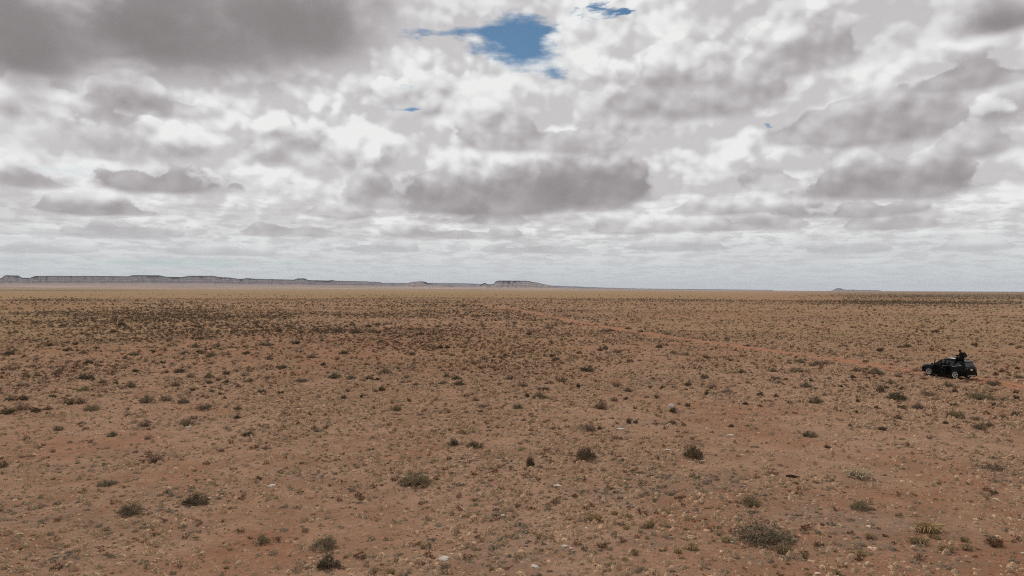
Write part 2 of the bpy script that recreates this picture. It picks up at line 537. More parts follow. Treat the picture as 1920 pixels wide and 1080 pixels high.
    bp.inputs['Strength'].default_value = 1.0
    bp.inputs['Distance'].default_value = 0.14
    T.put(bp.inputs['Height'], T.m('MULTIPLY_ADD', n_fin, 0.9, T.m('MULTIPLY', n_grit, 0.18)))
    T.put(b.inputs['Normal'], bp.outputs[0])
    me.materials.append(m)
    return o, m


ground, soil = build_ground()


# ------------------------------------------------------------------ dirt track: two worn wheel ruts
def build_track():
    m = mat('rut_sand', (0.240, 0.120, 0.075), 1.0, vary=0.30, scale=1.6, spec=0.0)
    verts, faces = [], []
    seg = track[1:-1]
    tang = np.gradient(track, axis=0)[1:-1]
    tang /= np.linalg.norm(tang, axis=1)[:, None]
    nrm = np.column_stack([-tang[:, 1], tang[:, 0]])
    # resample finely
    s = np.concatenate([[0], np.cumsum(np.linalg.norm(np.diff(seg, axis=0), axis=1))])
    ss_ = np.arange(0, s[-1], 0.7)
    cx = np.interp(ss_, s, seg[:, 0]); cy = np.interp(ss_, s, seg[:, 1])
    nx = np.interp(ss_, s, nrm[:, 0]); ny = np.interp(ss_, s, nrm[:, 1])
    for side in (-0.78, 0.78):
        wl = 0.30 + 0.22 * (vnoise(ss_ / 1.7, ss_ * 0 + side * 9) - 0.3)
        wr = 0.30 + 0.22 * (vnoise(ss_ / 1.9, ss_ * 0 + side * 23) - 0.3)
        off = side + 0.12 * (vnoise(ss_ / 6.0, ss_ * 0 + 4) - 0.5)
        st = len(verts)
        for j, o_ in enumerate((-wl, -wl * 0.45, wr * 0.45, wr)):
            X = cx + nx * (off + o_); Y = cy + ny * (off + o_)
            Z = height(X, Y) + (-0.06, 0.022, 0.022, -0.06)[j]
            verts += list(zip(X, Y, Z))
        n = len(ss_)
        for j in range(3):
            for i in range(n - 1):
                a_ = st + j * n + i
                faces.append((a_, a_ + 1, a_ + n + 1, a_ + n))
    o = mesh_obj('dirt_track', verts, faces, m, smooth=True)
    me = o.data
    for p_ in me.polygons:
        if p_.normal.z < 0:
            p_.flip()
    return tag(o, 'pair of red wheel ruts running from the parked car back over the plain', kind='structure')


build_track()


# ------------------------------------------------------------------ mesas and buttes on the horizon
def rock_mat(name, cap, slope, pale, apron):
    m = bpy.data.materials.new(name)
    m.use_nodes = True
    T = NT(m.node_tree)
    b = m.node_tree.nodes['Principled BSDF']
    b.inputs['Roughness'].default_value = 1.0
    b.inputs['Specular IOR Level'].default_value = 0.0
    at = T.n('ShaderNodeAttribute', attribute_name='rel').outputs['Fac']
    tcn = T.n('ShaderNodeTexCoord')
    P = tcn.outputs['Object']
    n = T.noise(P, 0.006, 5.0, 0.6)
    h = T.m('MULTIPLY_ADD', T.m('SUBTRACT', n, 0.5), 0.12, at)
    strata = T.n('ShaderNodeTexNoise', noise_dimensions='1D')
    T.put(strata.inputs['W'], T.m('MULTIPLY', h, 9.0))
    strata.inputs['Scale'].default_value = 1.0
    strata.inputs['Detail'].default_value = 3.0
    band = T.ss(strata.outputs['Fac'], 0.42, 0.62)
    c = T.mix(band, (*slope, 1), (*pale, 1))
    c = T.mix(T.ss(T.noise(T.vm('MULTIPLY', P, (1.0, 1.0, 0.25)), 0.012, 5.0, 0.65), 0.40, 0.66), c, (*slope, 1))
    c = T.mix(T.ss(h, 0.80, 0.86), c, (*cap, 1))
    c = T.mix(T.ss(h, 0.22, 0.02), c, (*apron, 1))
    T.put(b.inputs['Base Color'], c)
    return m


def mesa(name, profile, dist, foot_px, depth, material, label, apron=900.0, talus=330.0, seed=0, cap_frac=0.80, gully=1.0, step=4.0):
    """profile: skyline as (photo x, photo y); the block is built at its real distance with a sloping apron, talus, cliff, flat top and back"""
    xs = np.arange(profile[0][0], profile[-1][0] + step * 0.5, step)
    ys = np.interp(xs, [p_[0] for p_ in profile], [p_[1] for p_ in profile])
    fy = np.interp(xs, [p_[0] for p_ in foot_px], [p_[1] for p_ in foot_px])
    rows = [(-apron, 0.0), (-apron * 0.5, 0.07), (-talus, 0.18), (-talus * 0.72, 0.34), (-talus * 0.50, 0.52), (-talus * 0.30, 0.66), (-talus * 0.16, cap_frac - 0.02),
            (-talus * 0.13, cap_frac + 0.02), (-talus * 0.02, 0.985), (8.0, 1.0), (depth * 0.5, 1.0), (depth, 0.99), (depth + talus * .2, 0.7), (depth + talus, 0.1), (depth + apron, -0.05)]
    verts, rel, faces = [], [], []
    rn = np.random.default_rng(seed)
    ph = rn.random(2) * 50
    for i, (x, y) in enumerate(zip(xs, ys)):
        d = ray(x, y); df = ray(x, fy[i])
        hd = Vector((d.x, d.y, 0.0)).normalized()
        el = math.atan2(d.z, math.hypot(d.x, d.y)); elf = math.atan2(df.z, math.hypot(df.x, df.y))
        ztop = CAM_H + dist * math.tan(el)
        zfoot = CAM_H + (dist - talus) * math.tan(elf)
        H = max(ztop - zfoot, 2.0)
        for j, (o_, f) in enumerate(rows):
            gl = 0.0
            if 1 <= j <= 8:
                gl = (fbm(x / 5.0 + ph[0], 0.8 * f + ph[1], 3, .6) - 0.5) * talus * 0.9 * gully * (1 - 0.35 * f) + (fbm(x / 16.0 + ph[1], 3.0, 2) - 0.5) * talus * 0.9
            dd_ = dist + o_ + gl
            z = zfoot + H * f
            if j == 0: z = float(height(hd.x * dd_, hd.y * dd_)) - 6.0
            if j == 1: z = min(z, zfoot + H * f)
            verts.append((hd.x * dd_, hd.y * dd_, z)); rel.append(f)
    nR = len(rows)
    for i in range(len(xs) - 1):
        for j in range(nR - 1):
            a_ = i * nR + j
            faces.append((a_, a_ + nR, a_ + nR + 1, a_ + 1))
    for c_ in (0, (len(xs) - 1) * nR):
        poly = [c_ + j for j in range(nR)]
        faces.append(tuple(poly if c_ == 0 else poly[::-1]))
    o = mesh_obj(name, verts, faces, material)
    at = o.data.attributes.new('rel', 'FLOAT', 'POINT')
    at.data.foreach_set('value', np.array(rel, np.float32))
    return tag(o, label, kind='structure')


R1 = rock_mat('mesa_rock', (0.055, 0.045, 0.042), (0.085, 0.066, 0.068), (0.215, 0.175, 0.170), (0.21, 0.150, 0.128))
R2 = rock_mat('butte_rock', (0.095, 0.075, 0.068), (0.130, 0.104, 0.098), (0.29, 0.245, 0.225), (0.27, 0.19, 0.155))
mesa('mesa', [(-260, 519), (-120, 518), (-40, 521), (3, 521.3), (8.5, 516.8), (12, 516), (35, 516.6), (39, 520), (46, 521), (57, 520.8), (62, 518.6), (68, 517.2),
              (150, 517.2), (240, 518), (249, 515.8), (300, 516.2), (311, 518.8), (339, 519.3), (344, 519), (354, 517), (400, 517.2), (412, 519.6), (430, 520.2),
              (449, 523), (456, 522.6), (463, 521.4), (471, 522), (480, 522.8), (552, 524.3), (557, 522), (571, 521.8), (578, 525.2), (616, 526), (622, 525), (630, 526.4),
              (690, 527.8), (716, 529)], 9500, [(-260, 534), (300, 534), (480, 535), (716, 537.5)], 1400, R1,
     'long purple brown mesa with a flat cliff top along the left horizon', apron=1700, talus=520, seed=1, step=2.5)
mesa('mesa', [(690, 531), (720, 530.2), (860, 531), (900, 532.2), (1040, 535.5), (1120, 538.8), (1200, 541), (1330, 542.2), (1450, 543.6)], 15000,
     [(690, 538), (900, 539), (1200, 543), (1450, 545)], 2500, R1, 'low distant mesa shelf running behind the flat topped butte', apron=1500, talus=500, seed=5, gully=.6)
mesa('butte', [(735, 536), (752, 533.5), (766, 530), (778, 528), (790, 527.4), (797, 528), (803, 531), (822, 533), (850, 536.5)], 8600,
     [(735, 538), (850, 539)], 260, R2, 'pale rounded butte with a small cap left of the flat topped butte', apron=900, talus=420, seed=2, step=2.5)
mesa('butte', [(898, 536), (904, 533), (907, 530.4), (910.5, 530.6), (913, 533), (919, 536)], 8900, [(898, 538), (919, 538.5)], 40, R2,
     'tiny rock knob beside the left end of the flat topped butte', apron=300, talus=110, seed=3, step=1.5)
mesa('butte', [(912, 538), (920, 535), (926, 532), (930.5, 527), (936, 526), (985, 526.4), (993, 527), (999, 529), (1008, 529.6), (1016, 532), (1026, 534), (1044, 538)],
     8300, [(912, 540.5), (1044, 541)], 420, R2, 'broad flat topped butte standing alone on the central horizon', apron=800, talus=360, seed=4, step=2.0)
mesa('butte', [(1545, 547), (1560, 544.6), (1566, 541.6), (1570, 540.4), (1577, 540.5), (1581, 542.6), (1590, 543.3), (1600, 542.6), (1606, 544), (1622, 543.3),
               (1650, 544.3), (1656, 546.5), (1664, 547.4)], 17500, [(1545, 547.8), (1664, 548.2)], 500, R1,
     'small blue grey butte with a knob far off on the right horizon', apron=500, talus=220, seed=6, step=2.0)

# ------------------------------------------------------------------ haze
HZ = 1.0
def build_haze():
    z0, z1, s = -12.0, 330.0, 43000.0
    v = [(x, y, z) for z in (z0, z1) for (x, y) in ((-s, -s), (s, -s), (s, s), (-s, s))]
    f = [(3, 2, 1, 0), (4, 5, 6, 7), (0, 1, 5, 4), (1, 2, 6, 5), (2, 3, 7, 6), (3, 0, 4, 7)]
    m = bpy.data.materials.new('air')
    m.use_nodes = True
    m.node_tree.nodes.clear()
    T = NT(m.node_tree)
    vol = T.n('ShaderNodeVolumePrincipled')
    vol.inputs['Color'].default_value = (0.80, 0.87, 0.98, 1)
    vol.inputs['Density'].default_value = 2.5e-5
    out = T.n('ShaderNodeOutputMaterial')
    m.node_tree.links.new(vol.outputs[0], out.inputs['Volume'])
    m.cycles.homogeneous_volume = True if hasattr(m.cycles, 'homogeneous_volume') else None
    o = mesh_obj('haze', v, f, m)
    tag(o, kind='stuff')


build_haze()

# ------------------------------------------------------------------ vegetation
def plant_mat(name, color, vary=0.25, rough=0.9, tint=(1.25, 1.05, 0.8)):
    m = bpy.data.materials.new(name)
    m.use_nodes = True
    T = NT(m.node_tree)
    b = m.node_tree.nodes['Principled BSDF']
    b.inputs['Roughness'].default_value = rough
    b.inputs['Specular IOR Level'].default_value = 0.08
    oi = T.n('ShaderNodeObjectInfo')
    tcn = T.n('ShaderNodeTexCoord')
    f = T.noise(tcn.outputs['Object'], 9.0, 2.0, 0.5)
    k = T.m('ADD', T.m('MULTIPLY', oi.outputs['Random'], 0.6), T.m('MULTIPLY', f, 0.4))
    lo = tuple(v * (1 - vary) for v in color) + (1,)
    hi = tuple(min(1, v * (1 + vary) * t) for v, t in zip(color, tint)) + (1,)
    T.put(b.inputs['Base Color'], T.mix(k, lo, hi))
    return m


M_TWIG = plant_mat('twig_grey', (0.150, 0.118, 0.098))
M_TWIGP = plant_mat('twig_purple', (0.135, 0.096, 0.086))
M_GREEN = plant_mat('leaf_grey_green', (0.142, 0.130, 0.094))
M_DARK = plant_mat('leaf_dark', (0.088, 0.076, 0.053))
M_PURP = plant_mat('leaf_dull_purple', (0.145, 0.118, 0.098))
M_SILV = plant_mat('leaf_silver', (0.33, 0.30, 0.25))
M_BROWN = plant_mat('leaf_brown', (0.105, 0.058, 0.036))
M_STRAW = plant_mat('straw', (0.320, 0.228, 0.152), 0.30, tint=(1.14, 1.05, 1.0))
M_YELLOW = plant_mat('yellow_grass', (0.300, 0.225, 0.132), 0.22, tint=(1.1, 1.02, 0.9))
M_GREY = plant_mat('dead_grey', (0.155, 0.126, 0.100), 0.25)
M_SOILBIT = plant_mat('soil_crumb', (0.175, 0.092, 0.056), 0.35)
M_OLIVE = plant_mat('olive_grass', (0.190, 0.145, 0.080), 0.3, tint=(1.15, 1.03, 0.9))


class Acc:
    def __init__(self):
        self.v, self.f, self.mi = [], [], []

    def ribbon(self, pts, w0, w1, mi, rnd):
        n = len(pts)
        d = (pts[-1] - pts[0])
        side = np.cross(d, rnd.normal(size=3))
        side /= (np.linalg.norm(side) + 1e-9)
        s = len(self.v)
        for i, p_ in enumerate(pts):
            w_ = w0 + (w1 - w0) * i / (n - 1)
            self.v.append(p_ - side * w_ / 2); self.v.append(p_ + side * w_ / 2)
        for i in range(n - 1):
            a_ = s + 2 * i
            self.f.append((a_, a_ + 1, a_ + 3, a_ + 2)); self.mi.append(mi)

    def leaf(self, p_, size, width, mi, rnd, up=0.4):
        d = rnd.normal(size=3); d[2] = abs(d[2]) * (0.5 + up)
        d /= np.linalg.norm(d)
        s_ = np.cross(d, rnd.normal(size=3)); s_ /= (np.linalg.norm(s_) + 1e-9)
        s = len(self.v)
        self.v += [p_ - s_ * width * .3, p_ + d * size * .5 + s_ * width * .5, p_ + d * size, p_ + d * size * .5 - s_ * width * .5]
        self.f.append((s, s + 1, s + 2, s + 3)); self.mi.append(mi)

    def mesh(self, name, mats, only=None):
        if only is None:
            v, f, mi = self.v, self.f, self.mi
        else:
            f0 = [(ff, k) for ff, k in zip(self.f, self.mi) if k == only]
            used = {}
            v, f = [], []
            for ff, k in f0:
                row = []
                for i in ff:
                    if i not in used:
                        used[i] = len(v); v.append(self.v[i])
                    row.append(used[i])
                f.append(tuple(row))
            mi = [0] * len(f)
            mats = [mats[only]]
        me = bpy.data.meshes.new(name)
        me.from_pydata([tuple(map(float, p_)) for p_ in v], [], f)
        for m in mats:
            me.materials.append(m)
        me.polygons.foreach_set('material_index', mi)
        me.update()
        return me


def shrub_acc(seed, h=0.5, twigs=90, leaves=900, lsize=0.05, lw=0.018, spread=1.0, sprigs=0, core=0.16, tw=0.012, lump=0.35):
    """one metre wide plant; material slot 0 twigs, 1 leaves"""
    rnd = np.random.default_rng(seed)
    A = Acc()
    tips = []
    lob = rnd.random(5) * 6.28
    for i in range(twigs):
        az_ = rnd.random() * 2 * math.pi
        R_ = 0.5 * spread * (1 - lump * 0.5 + lump * 0.5 * math.sin(2 * az_ + lob[0]) * math.sin(3 * az_ + lob[1]))
        t = rnd.random() ** 0.6                               # 0 upright, 1 lying out
        H_ = h * (0.72 + 0.28 * math.sin(az_ * 2 + lob[2]) + rnd.normal() * 0.12)
        end = np.array([math.cos(az_) * R_ * math.sin(t * 1.5), math.sin(az_) * R_ * math.sin(t * 1.5), max(0.03, H_ * math.cos(t * 1.35))])
        b0 = np.array([math.cos(az_), math.sin(az_), 0]) * core * rnd.random() * spread
        mid = b0 * .5 + end * .5 + rnd.normal(size=3) * 0.03 + np.array([0, 0, 0.06 * t])
        mid[2] = max(mid[2], 0.01)
        A.ribbon([b0, mid, end], tw, tw * .35, 0, rnd)
        for k in range(2):
            f = 0.45 + 0.5 * rnd.random()
            q0 = mid * (1 - f) + end * f
            q1 = q0 + (end - b0) * 0.22 + rnd.normal(size=3) * 0.07
            q1[2] = max(q1[2], 0.02)
            A.ribbon([q0, q1], tw * .5, tw * .25, 0, rnd)
            tips.append((q0, q1))
        tips.append((mid, end))
    for i in range(sprigs):
        az_ = rnd.random() * 2 * math.pi; rr_ = rnd.random() * 0.24 * spread
        b0 = np.array([math.cos(az_) * rr_, math.sin(az_) * rr_, 0.02])
        end = b0 * 1.7 + np.array([rnd.normal() * .05, rnd.normal() * .05, h * (1.0 + 0.7 * rnd.random())])
        A.ribbon([b0, (b0 + end) / 2 + rnd.normal(size=3) * .02, end], tw, tw * .4, 0, rnd)
    for i in range(leaves):
        a_, b_ = tips[rnd.integers(len(tips))]
        f = rnd.random()
        p_ = a_ * (1 - f) + b_ * f + rnd.normal(size=3) * 0.018
        p_[2] = max(p_[2], 0.01)
        A.leaf(p_, lsize * (0.7 + 0.6 * rnd.random()), lw, 1, rnd)
    return A


def tuft_acc(seed, blades=46, h=0.45, curve=0.35, w=0.045, core=0.20, up=0.5):
    """grass clump one metre wide"""
    rnd = np.random.default_rng(seed)
    A = Acc()
    for i in range(blades):
        az_ = rnd.random() * 2 * math.pi
        d = np.array([math.cos(az_), math.sin(az_), 0])
        t = rnd.random() ** up
        L_ = 0.55 + 0.45 * rnd.random()
        b0 = d * core * rnd.random() + rnd.normal(size=3) * 0.02; b0[2] = 0
        mid = b0 + d * 0.22 * t * L_ + np.array([0, 0, h * 0.72 * L_ * (1 - 0.35 * t)])
        end = b0 + d * (0.22 + curve) * t * L_ + np.array([0, 0, h * L_ * (1 - 0.75 * t)]) + rnd.normal(size=3) * 0.03
        end[2] = max(end[2], 0.02)
        A.ribbon([b0, mid, end], w, w * .25, 0, rnd)
    return A


def hummock_acc(seed, h=0.34, blades=22, rough=0.30):
    """low wind trimmed cushion of dry grass one metre wide"""
    rnd = np.random.default_rng(seed)
    A = Acc()
    ph = Vector(rnd.random(3) * 40)
    nr, na = 4, 11
    s = len(A.v)
    A.v.append(np.array([0.0, 0.0, h * (0.9 + 0.2 * rnd.random())]))
    for i in range(1, nr + 1):
        t = i / nr
        for k in range(na):
            a_ = 2 * math.pi * (k + 0.5 * (i % 2)) / na
            r_ = 0.5 * t * (1 + rough * mnoise.noise(Vector((math.cos(a_) * 1.3, math.sin(a_) * 1.3, 0)) + ph) * 1.6)
            z = h * max(0.0, 1 - t ** 2.2) * (1 + 0.9 * mnoise.noise(Vector((math.cos(a_) * r_ * 5, math.sin(a_) * r_ * 5, 3)) + ph))
            A.v.append(np.array([r_ * math.cos(a_), r_ * math.sin(a_), z if i < nr else -0.06]))
    for k in range(na):
        A.f.append((s, s + 1 + k, s + 1 + (k + 1) % na)); A.mi.append(0)
    for i in range(nr - 1):
        for k in range(na):
            o_ = s + 1 + i * na
            A.f.append((o_ + k, o_ + na + k, o_ + na + (k + 1) % na, o_ + (k + 1) % na)); A.mi.append(0)
    for i in range(blades):
        a_ = rnd.random() * 6.28; r_ = 0.42 * math.sqrt(rnd.random())
        d = np.array([math.cos(a_), math.sin(a_), 0.0])
        b0 = d * r_ + np.array([0, 0, h * (1 - (r_ * 2) ** 2) * 0.7])
        e_ = b0 + d * (0.10 + 0.16 * rnd.random()) + np.array([0, 0, h * (0.25 + 0.55 * rnd.random()) * (1 - r_)]) + rnd.normal(size=3) * .04
        A.ribbon([b0, (b0 + e_) / 2 + np.array([0, 0, .03]), e_], 0.06, 0.015, 0, rnd)
    return A


KINDS = {
    # type: (adjective, seeds, builder arguments, twig material, leaf material)
    'G': ('grey green bushy', (1, 2, 3), dict(h=0.50, twigs=150, leaves=2300, lsize=0.050, lw=0.017, lump=0.3), M_TWIG, M_GREEN),
    'D': ('dark compact', (11, 12, 13), dict(h=0.50, twigs=100, leaves=1900, lsize=0.060, lw=0.024, lump=0.4), M_TWIGP, M_DARK),
    'P': ('purple grey twiggy', (21, 22, 23), dict(h=0.62, twigs=190, leaves=800, lsize=0.045, lw=0.016, tw=0.014, lump=0.35), M_TWIGP, M_PURP),
    'S': ('silvery topped', (31,), dict(h=0.45, twigs=110, leaves=1700, lsize=0.055, lw=0.024, lump=0.4), M_TWIG, M_SILV),
    'T': ('wispy tall stemmed', (41, 42), dict(h=0.34, twigs=90, leaves=1300, lsize=0.055, lw=0.022, sprigs=46, tw=0.012), M_TWIGP, M_DARK),
    'L': ('low flat grey', (51, 52), dict(h=0.26, twigs=100, leaves=1100, lsize=0.05, lw=0.02, core=0.3), M_TWIG, M_GREY),
    'B': ('small reddish brown', (61, 62), dict(h=0.55, twigs=90, leaves=1300, lsize=0.07, lw=0.028), M_TWIGP, M_BROWN),
}
PROTO = {}
for kk, (adj, seeds, args, mt, ml) in KINDS.items():
    for s_ in seeds:
        A_ = shrub_acc(s_, **args)
        PROTO[(kk, s_)] = (A_.mesh('twigs', [mt, ml], 0), A_.mesh('leaves', [mt, ml], 1), A_.mesh('desert_shrub', [mt, ml]), args['h'])
TUFT = [tuft_acc(s_, 170, 0.60, 0.30, 0.042, 0.30).mesh('grass_tuft', [M_YELLOW]) for s_ in (71, 72, 73)]

